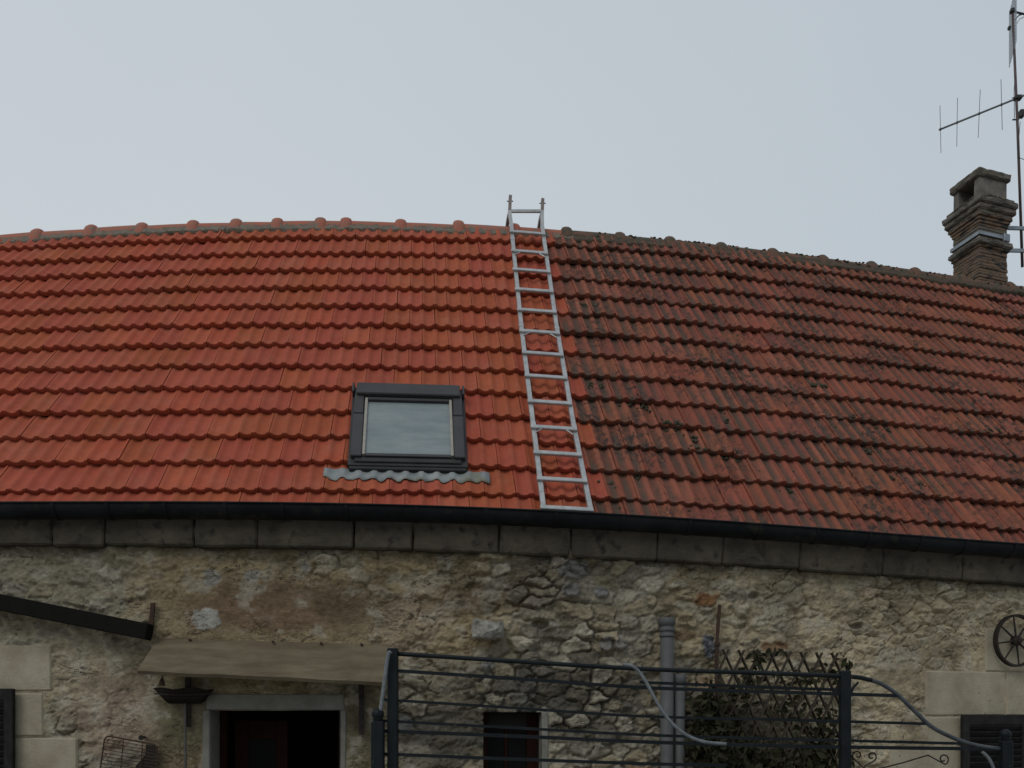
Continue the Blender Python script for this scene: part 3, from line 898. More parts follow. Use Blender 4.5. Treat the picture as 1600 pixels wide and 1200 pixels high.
for k in range(8):
    me = variants[True][k].copy()
    c = np.zeros((len(TV), 4), np.float32)
    c[:, :3] = np.array([0.23, 0.078, 0.048]) * random.uniform(0.8, 1.15); c[:, 3] = TA
    c[:, :3] *= (0.72 + 0.5 * TA)[:, None]
    me.color_attributes["tint"].data.foreach_set("color", c.ravel())
    stained.append(me)
tiles = []
S_EDGE = s_of(948, EAVE_OUT)
ROWSTART = S0 + 0.15
for row in range(ROWS):
    fan = 1.0
    s = ROWSTART + (TW / 2 if row % 2 else 0)
    while s < S1 - 0.1:
        xa, ya, na = roof_frame(s, row + 0.5)
        r0 = row + (0.42 if row == 0 else 0.0)
        p = roofpt(s, r0)
        nxt = roofpt(s + TW, r0)
        wsc = (nxt - p).length / TW
        up = roofpt(s, r0 + 1) - p
        ysc = up.length / TE
        px, py, d = proj(p + up * 0.5)
        old = s > S_EDGE + 0.04 * math.sin(row * 1.7) - 0.006 * row
        jr, jx, jz = random.gauss(0, 0.007), random.gauss(0, 0.007 if old else 0.005), random.gauss(0, 0.006 if old else 0.003)
        roll = 0.012 + random.gauss(0, 0.006)
        # keep the seams running up the slope
        y2 = up.normalized(); x2 = (xa + y2 * jr).normalized(); n2 = x2.cross(y2).normalized()
        x3 = (x2 - n2 * roll).normalized(); n3 = x3.cross(y2).normalized()
        mtx = Matrix(((x3.x * wsc, y2.x * ysc, n3.x, 0), (x3.y * wsc, y2.y * ysc, n3.y, 0), (x3.z * wsc, y2.z * ysc, n3.z, 0), (0, 0, 0, 1)))
        pos = p + y2 * jx + n3 * (jz - (0.017 if row == 0 else 0.0))
        mtx.translation = pos
        tiles.append((row, s, px, py, d, old, mtx))
        s += TW
def in_frame(t): return -18 < t[2] < 1618
tiles = [t for t in tiles if not (580 < t[2] < 697 and 632 < t[3] < 705)]
vis = {False: [], True: []}; rest = {False: [], True: []}
for t in tiles: (vis if in_frame(t) else rest)[t[5]].append(t)
for old in (False, True):
    vis[old].sort(key=lambda t: t[4])
    rest[old] += vis[old][300:]; vis[old] = vis[old][:300]
    for t in vis[old]:
        heavy = 0.42 * math.exp(-((t[2] - 1060) / 130) ** 2 - ((t[3] - 690) / 75) ** 2) + 0.4 * math.exp(-((t[2] - 930) / 45) ** 2) + 0.30 * math.exp(-((t[2] - 1300) / 90) ** 2 - ((t[3] - 670) / 70) ** 2) + 0.45 * (t[0] >= 12) + 0.06
        o = bpy.data.objects.new('weathered_tile' if old else 'clay_tile', random.choice(stained if old and random.random() < heavy else variants[old]))
        COL.objects.link(o); o.parent = roof
        o.matrix_world = t[6]
    V_, F_, C_ = [], [], []
    for t in rest[old]:
        A = np.array(t[6]); w = TV @ A[:3, :3].T + A[:3, 3]
        b = len(V_) * len(TV)
        V_.append(w); F_ += [tuple(i + b for i in f) for f in TF]
        c = np.zeros((len(TV), 4)); c[:, :3] = tile_tint(old, random); c[:, 3] = TA; C_.append(c)
    if V_:
        mb = MB(); mb.v = np.concatenate(V_).tolist(); mb.f = F_
        o = mb.build('weathered_tiles_beyond' if old else 'clay_tiles_beyond', M['tile_old' if old else 'tile_new'], roof, True, np.concatenate(C_))
        o["kind"] = 'stuff'
print('tiles', len(vis[False]), len(vis[True]), len(rest[False]), len(rest[True]))

# ridge: half round tiles with a domed collar each, bedded in mortar
bumps = [-580, -500, -420, -340, -260, -180, -100, -20, 61, 145, 224, 304, 371, 435, 502, 542, 627, 717, 804, 885, 968, 1046, 1126, 1206, 1284, 1360, 1428, 1500, 1575, 1650, 1730, 1810, 1890, 1970, 2050]
RO = EAVE_OUT - RIDGE_V * EC
ridge_line = smooth_curve([(0, 370), (100, 360.5), (200, 354), (300, 350), (400, 348), (500, 347), (600, 348.5), (700, 351.5), (790, 355), (860, 359), (950, 365), (1050, 375), (1150, 387), (1200, 394), (1300, 405), (1400, 419), (1500, 434), (1600, 449)])
RR = 0.082
def ridge_pt(s):
    p = plan(s, RO)
    px, _, d = proj(p)
    p.z = EYE.z + (YH - ridge_line(px)) / FPX * d - RR * 0.92
    return p
rs_ = [s_of(b, RO) for b in bumps]
rs_ = [S0] + [s for s in rs_ if s > S0 + 0.2] + [S1]
for i, (a, b) in enumerate(zip(rs_[:-1], rs_[1:])):
    oldr = 0.5 * (a + b) > s_of(900, RO)
    mb = MB()
    prof = [(0, RR), (0.5, RR * 0.985), (1.0, RR * 0.96)]
    n = 10
    tl = random.uniform(-0.008, 0.008)
    vs_, fs = [], []
    jit = random.uniform(-0.006, 0.006)
    st = [(a - 0.07, 1.06), (a - 0.055, 1.34), (a - 0.02, 1.47), (a + 0.02, 1.45), (a + 0.05, 1.28), (a + 0.062, 1.0), (0.5 * (a + b), 0.985), (b + 0.02, 0.95)]
    for s, k in st:
        c = ridge_pt(s); c.z += jit + tl * (s - a) / (b - a)
        o_n = outward(s)
        for j in range(n + 1):
            th = math.pi * j / n
            # a flattened arch, skirts reaching down the slope
            vs_.append(c + o_n * (math.cos(th) * RR * 1.12 * (1 + (k - 1) * 0.55)) + UP * (math.sin(th) * RR * (0.92 + (k - 1) * 0.9) - 0.10 * abs(math.cos(th)) ** 3))
    for q in range(len(st) - 1):
        for j in range(n):
            x = q * (n + 1) + j
            fs.append((x, x + 1, x + n + 2, x + n + 1))
    fs.append(tuple(range(n + 1))); fs.append(tuple(reversed(range((len(st) - 1) * (n + 1), len(st) * (n + 1)))))
    mb.add(vs_, fs)
    sharp(mb.build('ridge_tile', M['ridge_old' if oldr else 'ridge_new'], roof), 50)
# mortar bedding under the ridge: lumpy strip
for nm, sa, sb, mt_, lumps, dn in (('ridge_mortar', S0 + 0.05, s_of(893, RO), 'bedding', 0.028, 0.0), ('mossy_ridge_mortar', s_of(893, RO), S1 - 0.05, 'bedding_old', 0.04, 0.06)):
    n = int((sb - sa) / 0.022); vs_, fs = [], []
    for k in range(n + 1):
        s = sa + (sb - sa) * k / n
        c = ridge_pt(s)
        o_n = outward(s)
        xf, yf, nf = roof_frame(s, 13.2)
        w = 0.030 * float(fbm(np.array([s * 4.0]), np.array([3.0]), 301)[0]) + dn * float(fbm(np.array([s * 3]), np.array([9.0]), 311)[0])
        L1 = float(fbm(np.array([s * 7]), np.array([1.0]), 321)[0] - 0.5) * lumps
        top = c + o_n * (RR * 0.95) + UP * (0.0)
        down = c + o_n * (RR * 1.20) + UP * (-0.075)
        foot = down - yf * (w + 0.01) + nf * (0.028 + L1)
        for j, q in enumerate((top, (top + down) / 2 + o_n * (0.008 + L1 * 0.8), down + nf * (0.03 + L1 * 0.6), foot, foot - yf * 0.012 - nf * 0.05)):
            jj = Vector((random.gauss(0, 0.004), random.gauss(0, 0.004), random.gauss(0, 0.006)))
            vs_.append(q + jj)
    for k in range(n):
        for j in range(4):
            x = k * 5 + j
            fs.append((x, x + 1, x + 6, x + 5))
    MB().add(vs_, fs).build(nm, M[mt_], roof, True)
# moss cushions on the weathered half
mv = MB()
bm0 = bmesh.new(); bmesh.ops.create_icosphere(bm0, subdivisions=1, radius=1.0)
iv = [v.co.copy() for v in bm0.verts]; iF = [[v.index for v in f.verts] for f in bm0.faces]; bm0.free()
def moss_at(px, py, n, spread, size):
    s0, v0 = roof_sv(px, py)
    for _ in range(n):
        s, v = s0 + random.gauss(0, spread), v0 + random.gauss(0, spread * 1.6)
        x, y, nr_ = roof_frame(s, v)
        fr = (v % 1.0)
        base = roofpt(s, v, 0.058 - 0.052 * fr + random.uniform(0.0, 0.016))
        r = size * random.uniform(0.5, 1.3)
        mv.add([base + x * (p.x * r * random.uniform(.7, 1.2)) + y * (p.y * r * random.uniform(.8, 1.3)) + nr_ * (p.z * r * 0.55) for p in iv], iF)
for px, py, n in ((918, 483, 26), (925, 606, 14), (1365, 580, 22), (1310, 670, 22), (1380, 675, 14), (1550, 680, 20), (1275, 608, 20), (1360, 708, 14), (1050, 672, 26), (1080, 690, 14), (975, 632, 10), (1092, 710, 10),
                  (1145, 718, 16), (990, 748, 10), (1335, 660, 10), (1440, 762, 12), (1230, 770, 8), (1020, 560, 8), (1560, 575, 8), (1395, 752, 6), (1010, 640, 8), (1130, 663, 8), (955, 760, 8), (985, 805, 10), (1060, 806, 8)):
    moss_at(px, py, int(n * 1.8), 0.05, 0.015)
for k in range(60):
    px = random.uniform(960, 1600)
    moss_at(px, random.uniform(edge13(px) - 10, edge1(px) - 10), random.randint(1, 4), 0.03, 0.009)
for k in range(240):
    s = random.uniform(s_of(930, RO), s_of(1620, RO))
    a = random.uniform(0.1, 1.5); c = ridge_pt(s) + outward(s) * (math.cos(a) * RR * 1.1) + UP * (math.sin(a) * RR * 0.93 - 0.09 * math.cos(a) ** 3)
    r = random.uniform(0.006, 0.018)
    mv.add([c + Vector((p.x * r * random.uniform(.8, 1.6), p.y * r, p.z * r * 0.6)) for p in iv], iF)
mo = mv.build('moss', M['moss'], roof, True); mo["kind"] = 'stuff'

# ---- roof window
def rect_on_roof():
    tl, tr = roof_sv(557, 606, 0.10), roof_sv(720, 612, 0.10)
    bl, br = roof_sv(546, 726, 0.10), roof_sv(728, 729, 0.10)
    return tl, tr, bl, br
(tls, tlv), (trs, trv), (bls, blv), (brs, brv) = rect_on_roof()
sc_s, sc_v = (tls + trs + bls + brs) / 4, (tlv + trv + blv + brv) / 4
SX, SY, SN = roof_frame(sc_s, sc_v)
SO = roofpt(sc_s, sc_v, 0.032)
hw = ((trs - tls) + (brs - bls)) / 4
hh = ((tlv + trv) - (blv + brv)) / 4 * TE
print('skylight', hw * 2, hh * 2)
def SP(x, y, n): return SO + SX * x + SY * y + SN * n
def sbox(mb, x0, x1, y0, y1, n0, n1, b=0.004):
    mb.bevbox(SP((x0 + x1) / 2, (y0 + y1) / 2, (n0 + n1) / 2), SX * ((x1 - x0) / 2), SY * ((y1 - y0) / 2), SN * ((n1 - n0) / 2), b)
    return mb
sky_ = sbox(MB(), -hw - 0.02, hw + 0.02, -hh, hh + 0.01, -0.02, 0.055).build('roof_window', M['black'], house)
sky_["label"] = 'dark metal framed roof window with frosted pane and lead apron'
sbox(MB(), -hw + 0.02, hw - 0.02, hh - 0.135, hh + 0.015, 0.0, 0.125, 0.008).build('head_cover', M['anthracite'], sky_)
jw = 0.088
for sgn in (-1, 1):
    a, b = (-hw, -hw + jw) if sgn < 0 else (hw - jw, hw)
    sbox(MB(), a, b, -hh + 0.075, 0.12, 0.0, 0.092, 0.006).build('side_cover', M['anthracite'], sky_)
    sbox(MB(), a + 0.004, b - 0.004, 0.124, hh - 0.02, 0.0, 0.096, 0.006).build('side_cover', M['anthracite'], sky_)
    a2, b2 = (-hw + jw + 0.004, -hw + jw + 0.028) if sgn < 0 else (hw - jw - 0.028, hw - jw - 0.004)
    sbox(MB(), a2, b2, -hh + 0.10, hh - 0.145, 0.0, 0.088, 0.003).build('sash_stile', M['pale_wood'], sky_)
    sbox(MB(), sgn * hw - (0.02 if sgn < 0 else -0.0), sgn * hw + (0.0 if sgn < 0 else 0.02), hh - 0.1, hh + 0.02, 0.0, 0.115, 0.004).build('corner_cap', M['anthracite'], sky_)
ix0, ix1 = -hw + jw + 0.028, hw - jw - 0.028
sbox(MB(), ix0, ix1, hh - 0.178, hh - 0.145, 0.0, 0.092, 0.003).build('top_rail', M['anthracite'], sky_)
sbox(MB(), ix0, ix1, -hh + 0.085, -hh + 0.118, 0.0, 0.083, 0.003).build('bottom_rail', M['anthracite'], sky_)
sbox(MB(), -hw + 0.03, hw - 0.03, -hh + 0.03, -hh + 0.082, 0.0, 0.07, 0.006).build('bottom_cover', M['black'], sky_)
sbox(MB(), -hw - 0.01, hw + 0.01, -hh - 0.03, -hh + 0.028, 0.0, 0.045, 0.006).build('sill_flashing', M['black'], sky_)
M['pane'] = mat('misted_glass', (0.15, 0.185, 0.19), 0.2, var=(0.215, 0.25, 0.252), scale=3.2, stretch=(1, 1.5, 4), spec=0.5, spots=(16, 0.7, 0.76, (0.2, 0.24, 0.25)))
sbox(MB(), ix0 - 0.003, ix1 + 0.003, -hh + 0.11, hh - 0.17, 0.058, 0.066, 0.001).build('pane', M['pane'], sky_)
# lead apron dressed over the waves of the row below
ap = MB(); vs_, fs = [], []
aw0, aw1 = roof_sv(508, 742)[0], roof_sv(764, 744)[0]
n = 96
for k in range(n + 1):
    s = aw0 + (aw1 - aw0) * k / n
    s_t = s
    # follow the wave of the tile row beneath
    last = roof_sv(proj(roofpt(s, 1.6))[0], 757)[1] if k == 0 else last
    row = 1
    ph = ((s - ROWSTART + TW / 2 - (TW / 2 if row % 2 else 0)) / (TW / 2)) % 1.0 - 0.5
    h = float(np.interp(ph, [w[0] for w in wave], [w[1] for w in wave])) * AMP
    x, y, nr_ = roof_frame(s, last + 0.5)
    ragged = 0.010 * math.sin(s * 37) + 0.006 * math.sin(s * 91)
    edge_drop = -0.008 * (1 - h / AMP)
    for q, (dv, lift) in enumerate(((0.0, 0.011), (0.13, 0.014), (0.30, 0.017), (0.40, 0.024))):
        v = last + dv + ((edge_drop + ragged) / TE if q == 0 else 0)
        fr = v - row
        vs_.append(roofpt(s, v) + nr_ * (0.058 - 0.052 * fr + h * (1 if q < 3 else 0.6) + lift))
for k in range(n):
    for q in range(3):
        a = k * 4 + q
        fs.append((a, a + 4, a + 5, a + 1))
ap.add(vs_, fs)
ao = ap.build('lead_apron', M['lead'], sky_, True)
sm = ao.modifiers.new('thick', 'SOLIDIFY'); sm.thickness = 0.004; sm.offset = 0

# ---- chimney at the right of the ridge
cpx = 1530.0
c_s = s_of(cpx, RO - 0.06)
cT, cN = tangent(c_s), -outward(c_s)                    # right along the facade; inward
cP = plan(c_s, RO - 0.06)                               # near left corner of the shaft
_, _, cd = proj(cP)
def cz(py): return EYE.z + (YH - py) / FPX * cd
CW_, CD_ = 0.47, 0.41
chim = empty('chimney', (cP.x, cP.y, cz(445)), house)
chim["label"] = 'weathered thin-brick chimney with stone mouldings and capped vent'
def cblk(name, m, grow, y_top, y_bot, parent=chim, b=0.012, jit=0.004, gx=None):
    z1, z0 = cz(y_top), cz(y_bot)
    c = cP + cT * (CW_ / 2) + cN * (CD_ / 2); c.z = (z0 + z1) / 2 - cz(445) ; c.x -= cP.x; c.y -= cP.y
    o = MB().bevbox(c, cT * (CW_ / 2 + grow), cN * (CD_ / 2 + grow), UP * ((z1 - z0) / 2), b, jit).build(name, M[m], parent)
    if name != 'shaft': worn(o, 0.008 if name == 'brick_course' else 0.035, 0.06, 3)
    return o
shaft = cblk('shaft', 'chimney_dark', -0.012, 330, 480)
y = 446.0
while y > 382:                                          # thin brick courses
    cblk('brick_course', 'chimney', random.uniform(-0.003, 0.007), y - 4.72, y, b=0.005, jit=0.002); y -= 4.8
y = 371.0
while y > 336:
    cblk('brick_course', 'chimney' if y < 352 else 'chimney_dark', random.uniform(-0.003, 0.006) + max(0, (350 - y)) * 0.003, y - 4.72, y, b=0.005, jit=0.002); y -= 4.8
cblk('moulding', 'chimney_stone', 0.045, 371.5, 381, b=0.03)
cblk('moulding', 'chimney', 0.02, 381.3, 385, b=0.01)
cblk('moulding', 'chimney_dark', 0.045, 329, 336, b=0.01)
cblk('moulding', 'chimney_dark', 0.075, 320, 329.2, b=0.02)
cblk('moulding', 'chimney_stone', 0.095, 311, 320.3, b=0.025)
cblk('moulding', 'chimney_dark', 0.06, 305, 311.5, b=0.015)
# vent box: two cheeks front and back, open to the left and right under the cap
for off in (0.0, CD_ - 0.09):
    z1, z0 = cz(274), cz(306)
    c = cP + cT * (CW_ / 2) + cN * (off + 0.045); c.z = (z0 + z1) / 2 - cz(445); c.x -= cP.x; c.y -= cP.y
    MB().bevbox(c, cT * (CW_ / 2 - 0.005), cN * 0.045, UP * ((z1 - z0) / 2), 0.008, 0.003).build('vent_cheek', M['chimney_stone'], chim)
cblk('cap_slab', 'chimney_dark', 0.035, 262, 274.5, b=0.02)
# flashing of mortar at the foot, hidden mostly by the ridge
cblk('foot_mortar', 'bedding_old', 0.04, 441, 452, b=0.03, jit=0.01)

# ------------------------------------------------------------------ openings of the facade
def frame_at(s, out=0.0):
    return plan(s, out), tangent(s), outward(s)
def recess(name, s0, s1, z0, z1, depth, mat_side, mat_back, parent):
    p, q = plan(s0, 0.02), plan(s1, 0.02)
    t = (q - p).normalized(); n = Vector((t.y, -t.x, 0))
    pi, qi = p - n * depth, q - n * depth
    def P(v, z): return (v.x, v.y, z)
    side = MB()
    side.add([P(p, z0), P(pi, z0), P(pi, z1), P(p, z1)], [(0, 1, 2, 3)])
    side.add([P(q, z0), P(q, z1), P(qi, z1), P(qi, z0)], [(0, 1, 2, 3)])
    side.add([P(p, z1), P(pi, z1), P(qi, z1), P(q, z1)], [(0, 1, 2, 3)])
    side.add([P(p, z0), P(q, z0), P(qi, z0), P(pi, z0)], [(0, 1, 2, 3)])
    so = side.build('reveal', M[mat_side], parent)
    return pi, qi, t, n
door = empty('door', parent=house)
door["label"] = 'dark doorway with half open red glazed door under the canopy'
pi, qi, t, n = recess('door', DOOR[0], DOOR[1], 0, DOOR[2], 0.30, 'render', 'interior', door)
dw = (qi - pi).length
# dark room behind
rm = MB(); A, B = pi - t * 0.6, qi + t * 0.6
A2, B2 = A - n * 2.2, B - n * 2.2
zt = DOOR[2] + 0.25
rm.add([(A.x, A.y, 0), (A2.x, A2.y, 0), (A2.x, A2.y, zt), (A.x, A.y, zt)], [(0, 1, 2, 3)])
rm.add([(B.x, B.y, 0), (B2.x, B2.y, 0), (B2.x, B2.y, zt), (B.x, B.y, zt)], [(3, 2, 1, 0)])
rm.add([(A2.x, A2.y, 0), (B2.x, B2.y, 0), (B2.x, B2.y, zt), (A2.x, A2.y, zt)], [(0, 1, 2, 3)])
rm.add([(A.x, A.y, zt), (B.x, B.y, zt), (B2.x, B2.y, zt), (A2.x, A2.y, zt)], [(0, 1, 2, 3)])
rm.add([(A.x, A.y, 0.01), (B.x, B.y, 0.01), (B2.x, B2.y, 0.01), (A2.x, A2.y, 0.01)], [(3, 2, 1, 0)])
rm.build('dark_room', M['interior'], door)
M['darkglass'] = mat('dark_glass', (0.008, 0.008, 0.008), 0.35, spec=0.04)
lf = empty('door_leaf', parent=door)
def dbox(x0, x1, z0, z1, d0, d1, name, m, parent):
    c = pi + t * ((x0 + x1) / 2) - n * ((d0 + d1) / 2); c.z = (z0 + z1) / 2
    return MB().bevbox(c, t * ((x1 - x0) / 2), n * ((d1 - d0) / 2), UP * ((z1 - z0) / 2), 0.006).build(name, M[m], parent)
zD = DOOR[2]
dbox(0.0, 0.05, 0, zD, -0.02, 0.06, 'door_frame', 'darkred', door)
dbox(dw - 0.05, dw, 0, zD, -0.02, 0.06, 'door_frame', 'darkred', door)
dbox(0.055, 0.17, 0.02, zD - 0.08, 0.22, 0.265, 'stile', 'darkred', lf)
dbox(0.40, 0.50, 0.02, zD - 0.08, 0.22, 0.265, 'stile', 'darkred', lf)
dbox(0.17, 0.40, zD - 0.24, zD - 0.08, 0.221, 0.264, 'rail', 'darkred', lf)
dbox(0.17, 0.40, 0.02, 0.9, 0.221, 0.264, 'door_panel', 'darkred', lf)
dbox(0.17, 0.40, 0.9, zD - 0.24, 0.238, 0.246, 'door_pane', 'darkglass', lf)
# pale band of render round the doorway
ashlar(322, 1085, 537, 1109.5, 0.02, 'lintel_band', 'render', door, 0.006, 0.05)
ashlar(316, 1109.9, 327.8, 1240, 0.018, 'jamb_band', 'render', door, 0.006, 0.05)
ashlar(531.4, 1109.9, 540, 1240, 0.018, 'jamb_band', 'render', door, 0.006, 0.05)

win = empty('window', parent=house)
win["label"] = 'small dark red framed window behind the blue-grey railing'
pi, qi, t, n = recess('window', WIN[0], WIN[1], 0.95, WIN[2], 0.22, 'interior', 'interior', win)
ww = (qi - pi).length; zW = WIN[2]
def wbox(x0, x1, z0, z1, d0, d1, name, m):
    c = pi + t * ((x0 + x1) / 2) - n * ((d0 + d1) / 2); c.z = (z0 + z1) / 2
    return MB().bevbox(c, t * ((x1 - x0) / 2), n * ((d1 - d0) / 2), UP * ((z1 - z0) / 2), 0.005).build(name, M[m], win)
wbox(0, 0.05, 0.95, zW, -0.03, 0.04, 'window_frame', 'darkred'); wbox(ww - 0.09, ww, 0.95, zW, -0.03, 0.04, 'window_frame', 'darkred')
wbox(0.05, ww - 0.09, zW - 0.13, zW, -0.03, 0.04, 'window_frame', 'interior')
wbox(0.19, 0.215, 0.95, zW - 0.13, -0.02, 0.03, 'glazing_bar', 'darkred')
wbox(0.05, 0.19, 0.95, zW - 0.13, 0.0, 0.008, 'pane', 'darkglass'); wbox(0.215, ww - 0.09, 0.95, zW - 0.13, 0.0, 0.008, 'pane', 'darkglass')
ashlar(845.5, 1113, 857, 1240, 0.02, 'jamb_band', 'render', win, 0.006, 0.05)

def shutter(x0, x1, y0, label):
    sh = empty('shutter', parent=house); sh["label"] = label
    a, b = wallpt(x0, y0, 0.07), wallpt(x1, y0, 0.07)
    t = (b - a); t.z = 0; W_ = t.length; t.normalize(); n = Vector((t.y, -t.x, 0))
    z1 = a.z; z0 = z1 - 1.3
    def sb(x0, x1, za, zb, d0, d1, name, tilt=0.0):
        c = a + t * ((x0 + x1) / 2) + n * ((d0 + d1) / 2); c.z = (za + zb) / 2
        ay = n * ((d1 - d0) / 2); az = UP * ((zb - za) / 2)
        if tilt:
            rot = Matrix.Rotation(tilt, 3, t); ay, az = rot @ ay, rot @ az
        MB().bevbox(c, t * ((x1 - x0) / 2), ay, az, 0.004).build(name, M['shutter'], sh)
    sb(0, 0.07, z0, z1, -0.02, 0.02, 'stile'); sb(W_ - 0.07, W_, z0, z1, -0.02, 0.02, 'stile')
    sb(0.07, W_ - 0.07, z1 - 0.09, z1, -0.019, 0.019, 'rail'); sb(0.07, W_ - 0.07, z0, z0 + 0.09, -0.019, 0.019, 'rail')
    sb(0.07, W_ - 0.07, z0 + 0.09, z1 - 0.09, -0.022, -0.016, 'backing')
    z = z1 - 0.12
    while z > z0 + 0.12:
        sb(0.07, W_ - 0.07, z - 0.03, z + 0.03, -0.004, 0.004, 'slat', math.radians(35)); z -= 0.055
shutter(-75, 22, 1076, 'dark louvred shutter at the left edge of the wall')
shutter(1503, 1605, 1117, 'dark louvred shutter below the cart wheel')

# ------------------------------------------------------------------ canopy over the door
can = empty('door_canopy', wallpt(420, 1050, 0.3))
tag(can, 'sloping mossy sheet canopy on iron brackets above the dark doorway', 'canopy')
def local(o, *pts): return [Vector(p) - o.location for p in pts]
tl_, tr_ = wallpt(247, 997, 0.03), wallpt(608, 1007, 0.03)
bl_, br_ = wallpt(214, 1048, 0.42), wallpt(604, 1066, 0.42)
nc = ((tr_ - tl_).cross(bl_ - tl_)).normalized()
if nc.z < 0: nc = -nc
mb = MB(); vs_, fs = [], []
NU, NV = 40, 10
for lay_ in (0, 1):
    for i in range(NU + 1):
        for j in range(NV + 1):
            u, v = i / NU, j / NV
            p = (tl_ * (1 - u) + tr_ * u) * (1 - v) + (bl_ * (1 - u) + br_ * u) * v
            p = p + nc * (0.002 * math.sin(u * 9 + v * 3) + random.gauss(0, 0.0006)) - nc * (0.03 if lay_ else 0)
            if v == 1: p.z += 0.0015 * math.sin(u * 23)
            vs_.append(p - can.location)
K = (NU + 1) * (NV + 1)
for i in range(NU):
    for j in range(NV):
        a = i * (NV + 1) + j
        fs.append((a, a + 1, a + NV + 2, a + NV + 1)); fs.append((K + a, K + a + NV + 1, K + a + NV + 2, K + a + 1))
for i in range(NU):
    a = i * (NV + 1); fs.append((a, a + NV + 1, K + a + NV + 1, K + a))
    a += NV; fs.append((a + NV + 1, a, K + a, K + a + NV + 1))
for j in range(NV):
    fs.append((j + 1, j, K + j, K + j + 1)); a = NU * (NV + 1) + j; fs.append((a, a + 1, K + a + 1, K + a))
mb.add(vs_, fs); sharp(mb.build('canopy_sheet', M['canopy'], can), 40)
for x, y0, y1 in ((294, 1050, 1136), (565, 1060, 1148)):
    a, b = wallpt(x, y0 - 18, 0.035), wallpt(x, y1, 0.035)
    MB().tube(local(can, a, b), 0.02, flat=(0.02, 0.012)).build('bracket', M['iron'], can)
    c = wallpt(x, y0, 0.36)
    MB().tube(local(can, wallpt(x, y0 + 30, 0.04), c), 0.014, flat=(0.014, 0.01)).build('bracket', M['iron'], can)
for x in (297, 427, 502, 565):
    p = wallpt(x, 999 + (x - 247) * 0.028, 0.06) - can.location
    MB().lathe(p, nc, [(0, 0.012), (0.008, 0.013), (0.014, 0.008), (0.016, 0.0)], 8).build('fixing', M['rust'], can)

# tarred beam at the left
bm_a, bm_b = wallpt(-60, 929, 0.12), wallpt(234, 988, 0.12)
tb = empty('roof_beam', bm_b); tag(tb, 'sloping black tarred beam fixed to the wall at the left edge', 'beam')
d_ = (bm_b - bm_a).normalized(); n_o = Vector((d_.y, -d_.x, 0)).normalized(); u_ = n_o.cross(d_)
if u_.z < 0: u_ = -u_
MB().bevbox((bm_a + bm_b) / 2 - bm_b, d_ * ((bm_b - bm_a).length / 2), n_o * 0.06, u_ * 0.062, 0.006).build('beam', M['beam'], tb)
MB().tube(local(tb, wallpt(239, 942, 0.03), wallpt(235, 992, 0.03)), 0.015, flat=(0.016, 0.01)).build('iron_strap', M['rust'], tb)

# ------------------------------------------------------------------ things hung on the wall
# wooden trough
tc = wallpt(288, 1086, 0.09)
tr = empty('wall_trough', tc); tag(tr, 'dark boat-shaped wooden trough hung left of the doorway', 'trough')
T_, N_ = tangent(s_of(288)), outward(s_of(288))
def trough(hl, zt, zb, dpt, name, parent, wallth=None):
    secs = []
    for u in np.linspace(-1, 1, 15):
        k = abs(u)
        bot = zb + (zt - zb) * max(0, (k - 0.62) / 0.38) ** 1.1
        dp = dpt * (1 - 0.55 * k ** 3)
        ztp = zt + 0.008 * math.sin(u * 6)
        secs.append([T_ * (u * hl) + N_ * (-dp * 0.6) + UP * ztp, T_ * (u * hl) + N_ * dp + UP * ztp, T_ * (u * hl) + N_ * (dp * 0.7) + UP * (bot * 0.7 + ztp * 0.3 - 0.001), T_ * (u * hl * 0.96) + N_ * (-dp * 0.3) + UP * (bot - 0.002), T_ * (u * hl) + N_ * (-dp * 0.6) + UP * (bot * 0.7 + ztp * 0.3)])
    vs_ = [p for s in secs for p in s]; fs = []
    for i in range(len(secs) - 1):
        for k in range(5):
            a, b = i * 5 + k, i * 5 + (k + 1) % 5
            fs.append((a, a + 5, b + 5, b))
    fs.append((0, 1, 2, 3, 4)); e = (len(secs) - 1) * 5; fs.append((e + 4, e + 3, e + 2, e + 1, e))
    return sharp(MB().add(vs_, fs).build(name, M['trough'], parent), 40)
trough(0.225, 0.05, -0.065, 0.07, 'trough_body', tr)
MB().tube([T_ * u * 0.21 + N_ * (0.073 * (1 - .5 * abs(u) ** 3)) + UP * (-0.002 + 0.012 * u * u) for u in np.linspace(-1, 1, 9)], 0.006, 6).build('rim_hoop', M['iron'], tr)
# pole leaning beside the door
a, b = wallpt(289, 1090, 0.06), wallpt(291, 1330, 0.16)
b.z = 0.0
pl = MB().tube([a, b], [0.011, 0.013], 8).build('broom_handle', mat('grey_wood', (0.09, 0.085, 0.075), 0.8, var=(0.06, 0.055, 0.05), scale=20))
tag(pl, 'thin grey pole standing upright against the wall beneath the trough', 'pole')
# little hanging bell
bp = wallpt(253, 1072, 0.3)
bl = MB(); bl.lathe(bp, UP, [(0, 0.0), (0.004, 0.024), (0.016, 0.022), (0.04, 0.016), (0.056, 0.009), (0.062, 0.004), (0.10, 0.0025)], 10)
tag(bl.build('bell', M['rust'], None, True), 'tiny dark bell hanging from the canopy left corner', 'bell')
